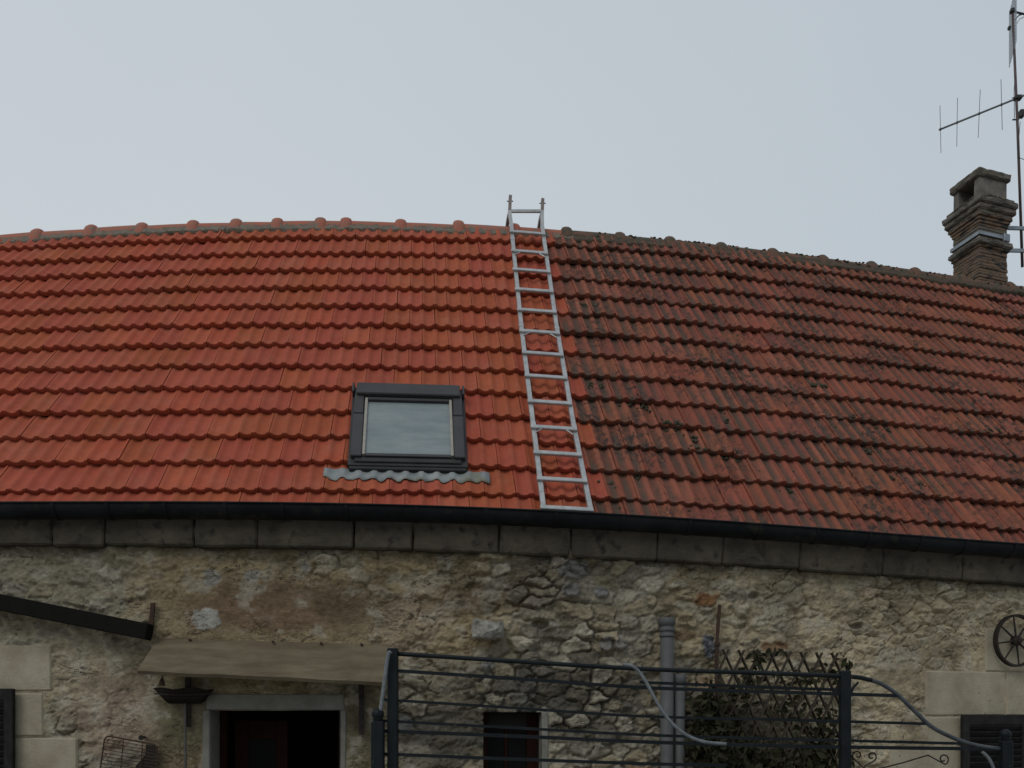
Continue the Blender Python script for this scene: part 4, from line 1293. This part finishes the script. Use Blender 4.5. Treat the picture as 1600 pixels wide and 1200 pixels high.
# grill basket
gc = wallpt(200, 1178, 0.06)
gk = empty('grill_rack', gc); tag(gk, 'rusty wire grill rack with looped handle hung on the wall', 'grill rack')
gP = lambda x, y: wallpt(x, y, 0.06) - gc
def rr(cor, k=6):
    out_ = []
    for i in range(4):
        a, b, c = [np.array(cor[(i + d) % 4], float) for d in (-1, 0, 1)]
        p, q = b + (a - b) / np.linalg.norm(a - b) * 9, b + (c - b) / np.linalg.norm(c - b) * 9
        for w in np.linspace(0, 1, 5):
            out_.append(tuple((1 - w) ** 2 * p + 2 * w * (1 - w) * b + w * w * q))
    return out_ + [out_[0]]
cor = [(164, 1149), (246, 1164), (243, 1246), (152, 1236)]
MB().tube([gP(*p) for p in rr(cor)], 0.006, 6, caps=False).build('rim', M['rust'], gk)
for k in range(15):
    w = (k + 1) / 16
    a = np.array(cor[0]) * (1 - w) + np.array(cor[3]) * w; b = np.array(cor[1]) * (1 - w) + np.array(cor[2]) * w
    MB().tube([gP(*a), gP(*b)], 0.0028, 5).build('wire', M['rust'], gk)
for w in (0.36, 0.72):
    a = np.array(cor[0]) * (1 - w) + np.array(cor[1]) * w; b = np.array(cor[3]) * (1 - w) + np.array(cor[2]) * w
    MB().tube([gP(*a) + Vector((0, -0.005, 0)), gP(*b) + Vector((0, -0.005, 0))], 0.0035, 5).build('wire', M['rust'], gk)
MB().tube([gP(245, 1176), gP(262, 1180), gP(270, 1185), gP(268, 1190), gP(258, 1191), gP(243, 1188)], 0.0045, 6).build('handle', M['rust'], gk)
c4 = [gP(228, 1163), gP(246, 1166), gP(243, 1240), gP(206, 1238), gP(212, 1196), gP(226, 1180)]
mb = MB(); mb.add([p + Vector((0, 0.008, 0)) for p in c4] + [p + Vector((0, 0.012, 0)) for p in c4], [tuple(range(6)), tuple(range(11, 5, -1))] + [(i, 6 + i, 6 + (i + 1) % 6, (i + 1) % 6) for i in range(6)])
mb.build('side_plate', M['iron'], gk)
MB().lathe(wallpt(227, 1152, 0.0) - gc, N_, [(0, 0.008), (0.07, 0.008), (0.075, 0.02), (0.085, 0.02)], 8).build('hook', M['iron'], gk)

# cart wheel
wc = wallpt(1588, 1001, 0.07); ws = s_of(1588)
wt, wno = tangent(ws), outward(ws)
rW = 41 / FPX * (wc - EYE).dot(FW)
whl = empty('cart_wheel', wc); tag(whl, 'black iron spoked wheel hung on the wall at the right edge', 'wheel')
cp = lambda a, r, o=0.0: wt * math.cos(a) * r + UP * math.sin(a) * r + wno * o
ringv, ringf = [], []
nW = 40
for k in range(nW):
    a = 2 * math.pi * k / nW
    ringv += [cp(a, rW, -0.022), cp(a, rW, 0.022), cp(a, rW * 0.915, 0.018), cp(a, rW * 0.915, -0.018)]
for k in range(nW):
    for j in range(4):
        a, b = k * 4 + j, k * 4 + (j + 1) % 4
        c, d = ((k + 1) % nW) * 4 + (j + 1) % 4, ((k + 1) % nW) * 4 + j
        ringf.append((a, b, c, d))
sharp(MB().add(ringv, ringf).build('rim', M['iron'], whl), 40)
for k in range(8):
    a = math.radians(8) + k * math.pi / 4
    MB().tube([cp(a, 0.03), cp(a, rW * 0.93)], [0.010, 0.007], 6).build('spoke', M['iron'], whl)
MB().lathe(wno * -0.035, wno, [(0, 0.03), (0.01, 0.045), (0.055, 0.045), (0.065, 0.03), (0.08, 0.026), (0.082, 0.0)], 14).build('hub', M['iron'], whl)

# vent pipe
vp = [wallpt(1042, 968, 0.10), wallpt(1042, 1260, 0.10)]
vp[1].x, vp[1].y = vp[0].x + 0.03, vp[0].y
vpe = empty('vent_pipe', Vector((vp[0].x, vp[0].y, 0))); tag(vpe, 'grey plastic vent pipe with capped top standing against the wall', 'pipe')
zt = vp[0].z
MB().lathe((0, 0, 0), UP, [(0, 0.055), (zt - 0.09, 0.055)], 16).build('pipe', M['pvc'], vpe, True)
MB().lathe((0, 0, zt - 0.10), UP, [(0, 0.058), (0.005, 0.064), (0.02, 0.064), (0.03, 0.058), (0.05, 0.056), (0.055, 0.070), (0.105, 0.071), (0.112, 0.064), (0.113, 0.0)], 18).build('cap', M['pvc'], vpe, True)
MB().lathe((0, 0, zt - 0.145), UP, [(0, 0.057), (0.002, 0.063), (0.022, 0.063), (0.024, 0.057)], 16).build('clamp_ring', M['pvc'], vpe, True)
vq = wallpt(1062, 1052, 0.08)
v2 = empty('drain_pipe', Vector((vq.x, vq.y, 0))); tag(v2, 'narrower grey drain pipe just right of the capped vent pipe', 'pipe')
MB().lathe((0, 0, 0), UP, [(0, 0.045), (vq.z - 0.05, 0.045)], 14).build('pipe', M['pvc'], v2, True)
MB().lathe((0, 0, vq.z - 0.09), UP, [(0, 0.046), (0.005, 0.055), (0.08, 0.055), (0.085, 0.047), (0.086, 0.0)], 14).build('socket', M['pvc'], v2, True)
# iron rod above the trellis
rd = empty('iron_rod', wallpt(1121, 1000, 0.06)); tag(rd, 'rusty iron rod standing up from the trellis top left corner', 'rod')
MB().tube(local(rd, wallpt(1124.5, 945, 0.06), wallpt(1120, 1005, 0.08), wallpt(1119, 1240, 0.14)), 0.012, flat=(0.013, 0.008)).build('bar', M['rust'], rd)
MB().lathe(wallpt(1121, 1006, 0.08) - rd.location + Vector((0, 0, -0.02)), UP, [(0, 0.012), (0.006, 0.026), (0.032, 0.026), (0.04, 0.012)], 8).build('collar', M['rust'], rd)

# ------------------------------------------------------------------ trellis and climber
TO = 0.22
to = wallpt(1220, 1200, TO)
tre = empty('trellis', to); tag(tre, 'weathered wooden lattice trellis behind the blue-grey railing', 'trellis')
X0, X1, Y0, Y1 = 1117, 1319, 1014, 1290
sl = 0.46
def clip_line(xa, ya, dirx):
    # line x = xa + dirx*sl*(y-ya); keep inside the panel
    ys = [Y0, Y1]
    pts = []
    for yy in np.linspace(Y0, Y1, 400):
        x = xa + dirx * sl * (yy - ya)
        if X0 <= x <= X1: pts.append((x, yy))
    return (pts[0], pts[-1]) if len(pts) > 6 else None
for dirx, dpt in ((1, 0.0), (-1, 0.012)):
    for i in range(-8, 18):
        c = clip_line(1134 + 24.3 * i, 1024, dirx)
        if c:
            (xa, ya), (xb, yb) = c
            ya += (xa - 1117) * 0.035; yb += (xb - 1117) * 0.035
            MB().tube(local(tre, wallpt(xa, ya, TO + dpt), wallpt(xb, yb, TO + dpt)), 0.01, flat=(0.0145, 0.005)).build('slat', M['trellis'], tre)
po = wallpt(1190, 1240, TO)
pla = empty('climbing_plant', Vector((po.x, po.y, 0))); tag(pla, 'dark leafy climber growing over the trellis and down its left side', 'plant')
lv, lf_ = MB(), None
def leaf(p, size):
    a = Vector((random.gauss(0, 1), random.gauss(0, 1) - 0.8, random.gauss(0, .7))).normalized()
    t = a.orthogonal().normalized(); t = (Matrix.Rotation(random.uniform(0, 6.28), 3, a) @ t); b = a.cross(t)
    w = size * random.uniform(.55, .8)
    lv.add([p - t * size, p - t * size * .2 + b * w * .7 + a * size * .1, p + t * size * .35 + b * w * .45, p + t * size, p + t * size * .35 - b * w * .45, p - t * size * .2 - b * w * .7 + a * size * .1], [(0, 1, 2, 3), (0, 3, 4, 5)])
def scatter(cx, cy, rx, ry, n, size=0.04, out=TO):
    for _ in range(int(n * 0.5)):
        x, y = random.gauss(cx, rx * .5), random.gauss(cy, ry * .5)
        if y > 1290 or x > 1335 or x < 1068: continue
        p = wallpt(x, y, out + random.gauss(0.0, 0.05)) - pla.location
        leaf(p, size * random.uniform(.6, 1.3))
for c in ((1105, 1110, 26, 45, 420), (1110, 1170, 40, 45, 900), (1160, 1190, 60, 40, 700), (1140, 1130, 30, 35, 260), (1240, 1195, 60, 30, 420), (1290, 1170, 34, 50, 420), (1185, 1035, 12, 16, 50), (1300, 1055, 26, 26, 60),
          (1165, 1075, 30, 25, 90), (1255, 1060, 60, 16, 80), (1210, 1020, 24, 8, 22), (1325, 1040, 10, 14, 18), (1330, 1190, 16, 26, 60), (1200, 1240, 110, 40, 900), (1260, 1120, 50, 40, 130), (1225, 1105, 30, 20, 60)):
    scatter(*c[:4], c[4])
fo = lv.build('foliage', M['leaf'], pla); fo["kind"] = 'stuff'
for xa, xb in ((1100, 1112), (1150, 1165), (1240, 1215), (1290, 1302)):
    pts = [wallpt(xa + (xb - xa) * u + 5 * math.sin(u * 9 + xa), 1300 - 240 * u, TO + 0.02 * math.sin(u * 7)) - pla.location for u in np.linspace(0, 1, 12)]
    pts = [Vector((pts[0].x, pts[0].y, 0))] + pts
    MB().tube(pts, [0.012] + [0.011 - 0.008 * u for u in np.linspace(0, 1, 12)], 6).build('stem', M['trellis'], pla, True)

# ------------------------------------------------------------------ railing in the foreground
DR = 4.3                                                   # metres ahead of the eye
def rail_pt(px, py, extra=0.0):
    return EYE + ray(px, py) * (DR + extra)
rb = rail_pt(950, 1180); rb.z = 0
rl = empty('railing', rb); tag(rl, 'blue-grey painted metal railing with horizontal bars and ball-topped posts', 'railing')
def rp(*pts, extra=0.0): return [rail_pt(x, y, extra) - rb for x, y in pts]
def smooth_pts(pts, k=6):
    P = [np.array(p, float) for p in pts]; P = [2 * P[0] - P[1]] + P + [2 * P[-1] - P[-2]]
    out_ = []
    for i in range(1, len(P) - 2):
        for w in np.linspace(0, 1, k, endpoint=False):
            a, b, c, d = P[i - 1], P[i], P[i + 1], P[i + 2]
            out_.append(tuple(0.5 * (2 * b + (c - a) * w + (2 * a - 5 * b + 4 * c - d) * w * w + (3 * b - a - 3 * c + d) * w ** 3)))
    return out_ + [tuple(P[-2])]
def rail(pts, r, name='rail', m='paint', extra=0.0, flat=None, sm=True):
    q = smooth_pts(pts) if sm and len(pts) > 2 else pts
    mb = MB().tube(rp(*q, extra=extra), r, 8, flat=flat)
    o = mb.build(name, M[m], rl, flat is None)
    return o
rail([(614, 1021), (800, 1033), (1000, 1045), (1200, 1052), (1326, 1057), (1362, 1063)], 0.012)
rail([(604, 1047), (800, 1060), (1000, 1074), (1200, 1081), (1402, 1087)], 0.009, flat=(0.009, 0.009))
rail([(1000, 1066), (1200, 1074), (1316, 1078)], 0.008, flat=(0.008, 0.008), extra=0.25)
rail([(598, 1093), (800, 1106), (1000, 1119), (1200, 1124), (1450, 1131)], 0.0075, flat=(0.0075, 0.0075))
rail([(594, 1126), (800, 1137), (1000, 1148), (1200, 1154), (1510, 1162)], 0.0075, flat=(0.0075, 0.0075))
rail([(594, 1142), (800, 1150), (1000, 1159), (1200, 1165), (1400, 1168.5), (1563, 1170)], 0.0095, flat=(0.0095, 0.0095))
rail([(598, 1178), (800, 1186), (1000, 1193), (1135, 1196)], 0.0085, flat=(0.0085, 0.0085))
rail([(1362, 1063), (1378, 1069), (1402, 1085), (1430, 1112), (1458, 1137), (1500, 1157), (1532, 1166), (1563, 1170)], 0.0115, 'curved_handrail', 'paint_mid')  # highlight along this curve comes from its lighter colour
rail([(973, 1038), (990, 1042), (1006, 1060), (1028, 1100), (1048, 1128), (1072, 1148), (1100, 1159), (1135, 1162.5)], 0.009, 'curved_handrail', 'paint_pale', -0.1)
rail([(611, 1018), (606, 1026), (600, 1070), (594, 1114)], 0.0105, 'curved_handrail', 'paint_pale', -0.06)  # light grey highlight of this tube painted in
rail([(1330, 1083), (1333, 1075), (1341, 1066)], 0.007, 'brace')
rail([(1534, 1174), (1545, 1185), (1554, 1204), (1556, 1215)], 0.009, 'brace', 'paint_pale')
def post(px, py_top, w, name='post', ball=False, extra=0.0, px_b=None):
    p = rail_pt(px, py_top, extra) - rb
    ztop = p.z
    MB().bevbox(Vector((p.x, p.y, ztop / 2)), RT * (w / 2), FW * (w / 2), UP * (ztop / 2), 0.005).build(name, M['paint'], rl)
    if ball:
        r = w * 0.52
        prof = [(0, r * .7), (0.004, r * .8)] + [(0.004 + r * (1 - math.cos(a)), r * max(0.02, math.sin(a))) for a in np.linspace(0.9, math.pi, 9)]
        MB().lathe(Vector((p.x, p.y, ztop)), UP, prof, 14).build('ball_finial', M['paint'], rl, True)
post(614, 1013, 0.054)
post(1320, 1048, 0.052)
post(590.5, 1127, 0.064, 'end_post', True, -0.05)
post(1571, 1157, 0.055, 'end_post', True)
# scrolls of wrought iron below
def scroll(cx, cy, r, turns, flip, tail):
    pts = []
    for a in np.linspace(0, turns * 2 * math.pi, 26):
        k = r * (0.25 + 0.75 * a / (turns * 2 * math.pi))
        pts.append((cx + flip * k * math.cos(a + 0.6), cy + k * math.sin(a + 0.6)))
    pts += tail
    MB().tube(rp(*pts, extra=0.02), 0.004, 6).build('scroll', M['iron'], rl, True)
scroll(1362, 1182, 8, 1.1, 1, [(1352, 1196), (1345, 1215)])
scroll(1340, 1180, 8, 1.0, -1, [(1349, 1200), (1356, 1215)])
scroll(1474, 1186, 9, 1.1, 1, [(1450, 1180), (1410, 1192), (1370, 1202)])

# ------------------------------------------------------------------ ladder on the roof
LO = 0.10
ls0, lv0 = roof_sv(886, 795, LO)
ld = empty('ladder', roofpt(ls0, lv0, 0.08)); tag(ld, 'grey aluminium roof ladder hooked over the ridge between new and old tiles', 'ladder')
left = [(843, 660), (838, 640)]
Lc = curve([(0, 0), (1, 1)])
def lad(px, py, o=LO):
    s, v = roof_sv(px, py, o); return roofpt(s, v, o)
Ltop, Rtop = (798, 345), (848, 352)
def rail_px(py, side):
    # rails as seen in the photograph, from gutter to ridge
    return float(np.interp(py, [345, 420, 520, 600, 668, 720, 797], ([797, 803, 814, 824, 832, 838, 848] if side < 0 else [848, 858, 873, 886, 899, 909, 925])))
rung_y = [362, 392, 421, 452, 484, 517, 551, 587, 627, 667, 707, 748, 793]
def ladpt(side, py, o=LO):
    return lad(rail_px(py, side) + (1.5 if side < 0 else -1.5), py + (4 if side > 0 else 0) * 1.0, o)
for side in (-1, 1):
    for y0, y1 in ((797, 664), (663, 510), (509, 375), (374, 350)):
        a, b = ladpt(side, y0), ladpt(side, y1)
        ax = (b - a); L_ = ax.length; ax.normalize()
        nr_ = roof_frame(roof_sv(rail_px((y0 + y1) / 2, side), (y0 + y1) / 2, LO)[0], 7)[2]
        sd = ax.cross(nr_).normalized(); nr_ = sd.cross(ax)
        MB().bevbox((a + b) / 2 - ld.location, ax * (L_ / 2 - 0.001), sd * 0.020, nr_ * 0.016, 0.003).build('rail', M['alu'], ld)
        # joint sleeve
        if y1 > 360:
            MB().bevbox(b - ld.location, ax * 0.028, sd * 0.0225, nr_ * 0.019, 0.003).build('sleeve', M['alu'], ld)
for k, y in enumerate(rung_y):
    a, b = ladpt(-1, y, LO + 0.026), ladpt(1, y, LO + 0.026)
    ax = (b - a); L_ = ax.length; ax.normalize()
    s_, v_ = roof_sv((rail_px(y, -1) + rail_px(y, 1)) / 2, y, LO); nr_ = roof_frame(s_, v_)[2]
    up_ = nr_.cross(ax).normalized(); nr_ = ax.cross(up_)
    MB().bevbox((a + b) / 2 - ld.location, ax * (L_ / 2 + 0.024), up_ * 0.021, nr_ * 0.0125, 0.004).build('rung', M['alu'], ld)
    if k in (1, 5, 9):
        for p_, sg_ in ((a, 1), (b, -1)):
            q = p_ + ax * (sg_ * 0.075) - up_ * 0.012
            MB().tube(local(ld, p_ - up_ * 0.06 + ax * sg_ * 0.015 - nr_ * 0.006, q), 0.008, flat=(0.009, 0.004)).build('corner_brace', M['alu'], ld)
# upright ends above the ridge, hooks over it
for side in (-1, 1):
    b = ladpt(side, 352)
    dB = (b - EYE).dot(FW)
    tx = 796 if side < 0 else 846.5
    q1 = EYE + ray(tx + (0 if side < 0 else 0.5), 330) * (dB + 0.06)
    q2 = EYE + ray(tx + 1.5, 306 if side < 0 else 311) * (dB + 0.10)
    MB().tube(local(ld, b, q1), 0.02, flat=(0.018, 0.014)).build('rail_end', M['alu'], ld)
    MB().tube(local(ld, q1 - Vector((0, 0, 0.05)), q2), 0.016, flat=(0.017, 0.015)).build('hook_grip', M['rubberhook'], ld)
    qm = q1 * 0.35 + q2 * 0.65
    MB().tube(local(ld, qm - RT * 0.035, qm + RT * 0.035), 0.006, 6).build('bolt', M['rubberhook'], ld)
    h0 = q1 - Vector((0, 0, 0.03)); over = -outward(s_of(tx, RO))
    hp = [h0 + over * (0.30 * u) - RT * 0.03 * u - UP * (0.42 * u * u) for u in np.linspace(0, 1, 8)]
    MB().tube(local(ld, *hp), 0.02, flat=(0.016, 0.022)).build('ridge_hook', M['rubberhook'], ld)
    if side < 0: e1_ = q1
    else: e2_ = q1
MB().tube(local(ld, e1_ + RT * 0.02, e2_ - RT * 0.02), 0.016, flat=(0.012, 0.014)).build('rung', M['alu'], ld)

# ------------------------------------------------------------------ aerial on a mast strapped to the chimney
mpx = 1597
am_ = cP + cT * (CW_ + 0.10) + cN * 0.12
_, _, md = proj(am_)
def mp(px, py, extra=0.0): return EYE + ray(px, py) * (md + extra)
mast_b = mp(1597.5, 417); mast_t = mp(1582, 14)
ant = empty('television_aerial', mast_b); tag(ant, 'television aerial on a thin mast strapped to the chimney', 'aerial')
MB().tube(local(ant, mast_b, mp(1590, 200), mast_t), [0.017, 0.016, 0.015], 10).build('mast', M['mast'], ant, True)
for y in (357, 392):
    pm = mast_b + (mast_t - mast_b) * ((417 - y) / (417 - 14))
    tgt = cP + cT * (CW_ - 0.01) + cN * 0.12; tgt.z = pm.z - 0.01
    MB().tube(local(ant, tgt, pm + RT * 0.06), 0.014, flat=(0.012, 0.022)).build('bracket_arm', M['strap'], ant)
zs = cz(364)
g_ = 0.018
cor = [cP - cT * g_ - cN * g_, cP + cT * (CW_ + g_) - cN * g_, cP + cT * (CW_ + g_) + cN * (CD_ + g_), cP - cT * g_ + cN * (CD_ + g_)]
cor = [Vector((c.x, c.y, zs)) for c in cor]
for i in range(4):
    a, b = cor[i], cor[(i + 1) % 4]
    ax = (b - a).normalized()
    MB().box((a + b) / 2 - ant.location, ax * ((b - a).length / 2 + 0.004), ax.cross(UP) * 0.004, UP * 0.021).build('strap', M['strap'], ant)
cc = cor[1]; MB().bevbox(cc - ant.location - cT * 0.06 + UP * 0.0, cT * 0.05, cN * 0.02, UP * 0.05, 0.006).build('clamp', M['strap'], ant)
# boom with four upright rods, running back to the left
ba = math.radians(-44); bdir = Vector((math.sin(ba), math.cos(ba), 0))
bc = mp(1590.5, 153)
def boom_at(px):
    lo, hi = -3.0, 3.0
    for _ in range(40):
        m = (lo + hi) / 2
        if proj(bc + bdir * m)[0] > px: lo = m
        else: hi = m
    return (lo + hi) / 2
def on_boom(px, py):
    m = boom_at(px); p = bc + bdir * m
    p.z = EYE.z + (YH - py) / FPX * (p - EYE).dot(FW); return p
b0 = on_boom(1467, 203); b1 = bc + (bc - b0) * 0.8
MB().tube(local(ant, b0, b1), 0.0125, 8).build('boom', M['boom'], ant, True)
for x, ya, yb, xo in ((1469.5, 165, 239, 0.8), (1495.5, 153, 229, -0.6), (1530, 140, 215, -1.6), (1565, 124, 203, 1.0)):
    pm = b0 + (bc - b0) * ((boom_at(x) - boom_at(1467)) / (0 - boom_at(1467)))
    dd = (pm - EYE).dot(FW)
    MB().tube(local(ant, EYE + ray(x - xo, ya) * dd, pm, EYE + ray(x + xo, yb) * dd), 0.0042, 6).build('rod', M['boom'], ant)
    MB().lathe(pm - ant.location - UP * 0.014, UP, [(0, 0.012), (0.028, 0.012)], 8).build('rod_clamp', M['plastic'], ant)
pc = bc
MB().bevbox(pc - ant.location, RT * 0.045, FW * 0.035, UP * 0.026, 0.008).build('boom_clamp', M['plastic'], ant)
MB().tube(local(ant, pc - RT * 0.075, pc - RT * 0.03), 0.007, 6).build('clamp_screw', M['plastic'], ant)
jb = mp(1596, 178)
MB().bevbox(jb - ant.location, RT * 0.03, FW * 0.03, UP * 0.05, 0.01).build('junction_box', M['plastic'], ant)
MB().tube(local(ant, mp(1588, 187) - RT * 0.05, mp(1592, 187)), 0.009, 6).build('clamp_screw', M['plastic'], ant)
MB().tube(local(ant, mp(1586, 118, -0.02), mp(1584.5, 140, -0.02), mp(1585, 185, -0.02)), 0.004, 6).build('cable', M['plastic'], ant, True)
MB().tube(local(ant, mp(1594, 190, -0.02), mp(1592, 215, -0.02), mp(1591, 246, -0.02), mp(1602, 250, -0.02)), 0.004, 6).build('cable', M['plastic'], ant, True)
# panel reflector near the top
gd = Vector((math.sin(math.radians(28)), math.cos(math.radians(28)), 0))
gcx = mp(1582.5, 42, 0.06)
def gp(u, z): return gcx + gd * u + UP * z
GWd, GHt = 0.24, 0.36
for z in np.linspace(-GHt, GHt, 17):
    MB().tube(local(ant, gp(-GWd, z), gp(GWd, z)), 0.0035, 5).build('reflector_wire', M['grid'], ant)
for u in np.linspace(-GWd, GWd, 7):
    MB().tube(local(ant, gp(u, -GHt), gp(u, GHt)), 0.0028, 5).build('reflector_wire', M['grid'], ant)
MB().bevbox(mp(1582, 17) - ant.location, RT * 0.03, FW * 0.03, UP * 0.025, 0.008).build('top_clamp', M['plastic'], ant)
MB().tube(local(ant, mp(1583, 18), mp(1600, 22), mp(1630, 18)), 0.012, 8).build('upper_boom', M['plastic'], ant)
MB().tube(local(ant, mp(1585, 32), mp(1592, 24), mp(1600, 21)), 0.008, 6).build('brace', M['plastic'], ant)
MB().tube(local(ant, mp(1588, 38), mp(1593, 30), mp(1601, 26), mp(1610, 27)), 0.004, 6).build('cable', M['plastic'], ant, True)
MB().bevbox(mp(1577, 44) - ant.location, RT * 0.018, FW * 0.018, UP * 0.022, 0.006).build('reflector_clamp', M['plastic'], ant)
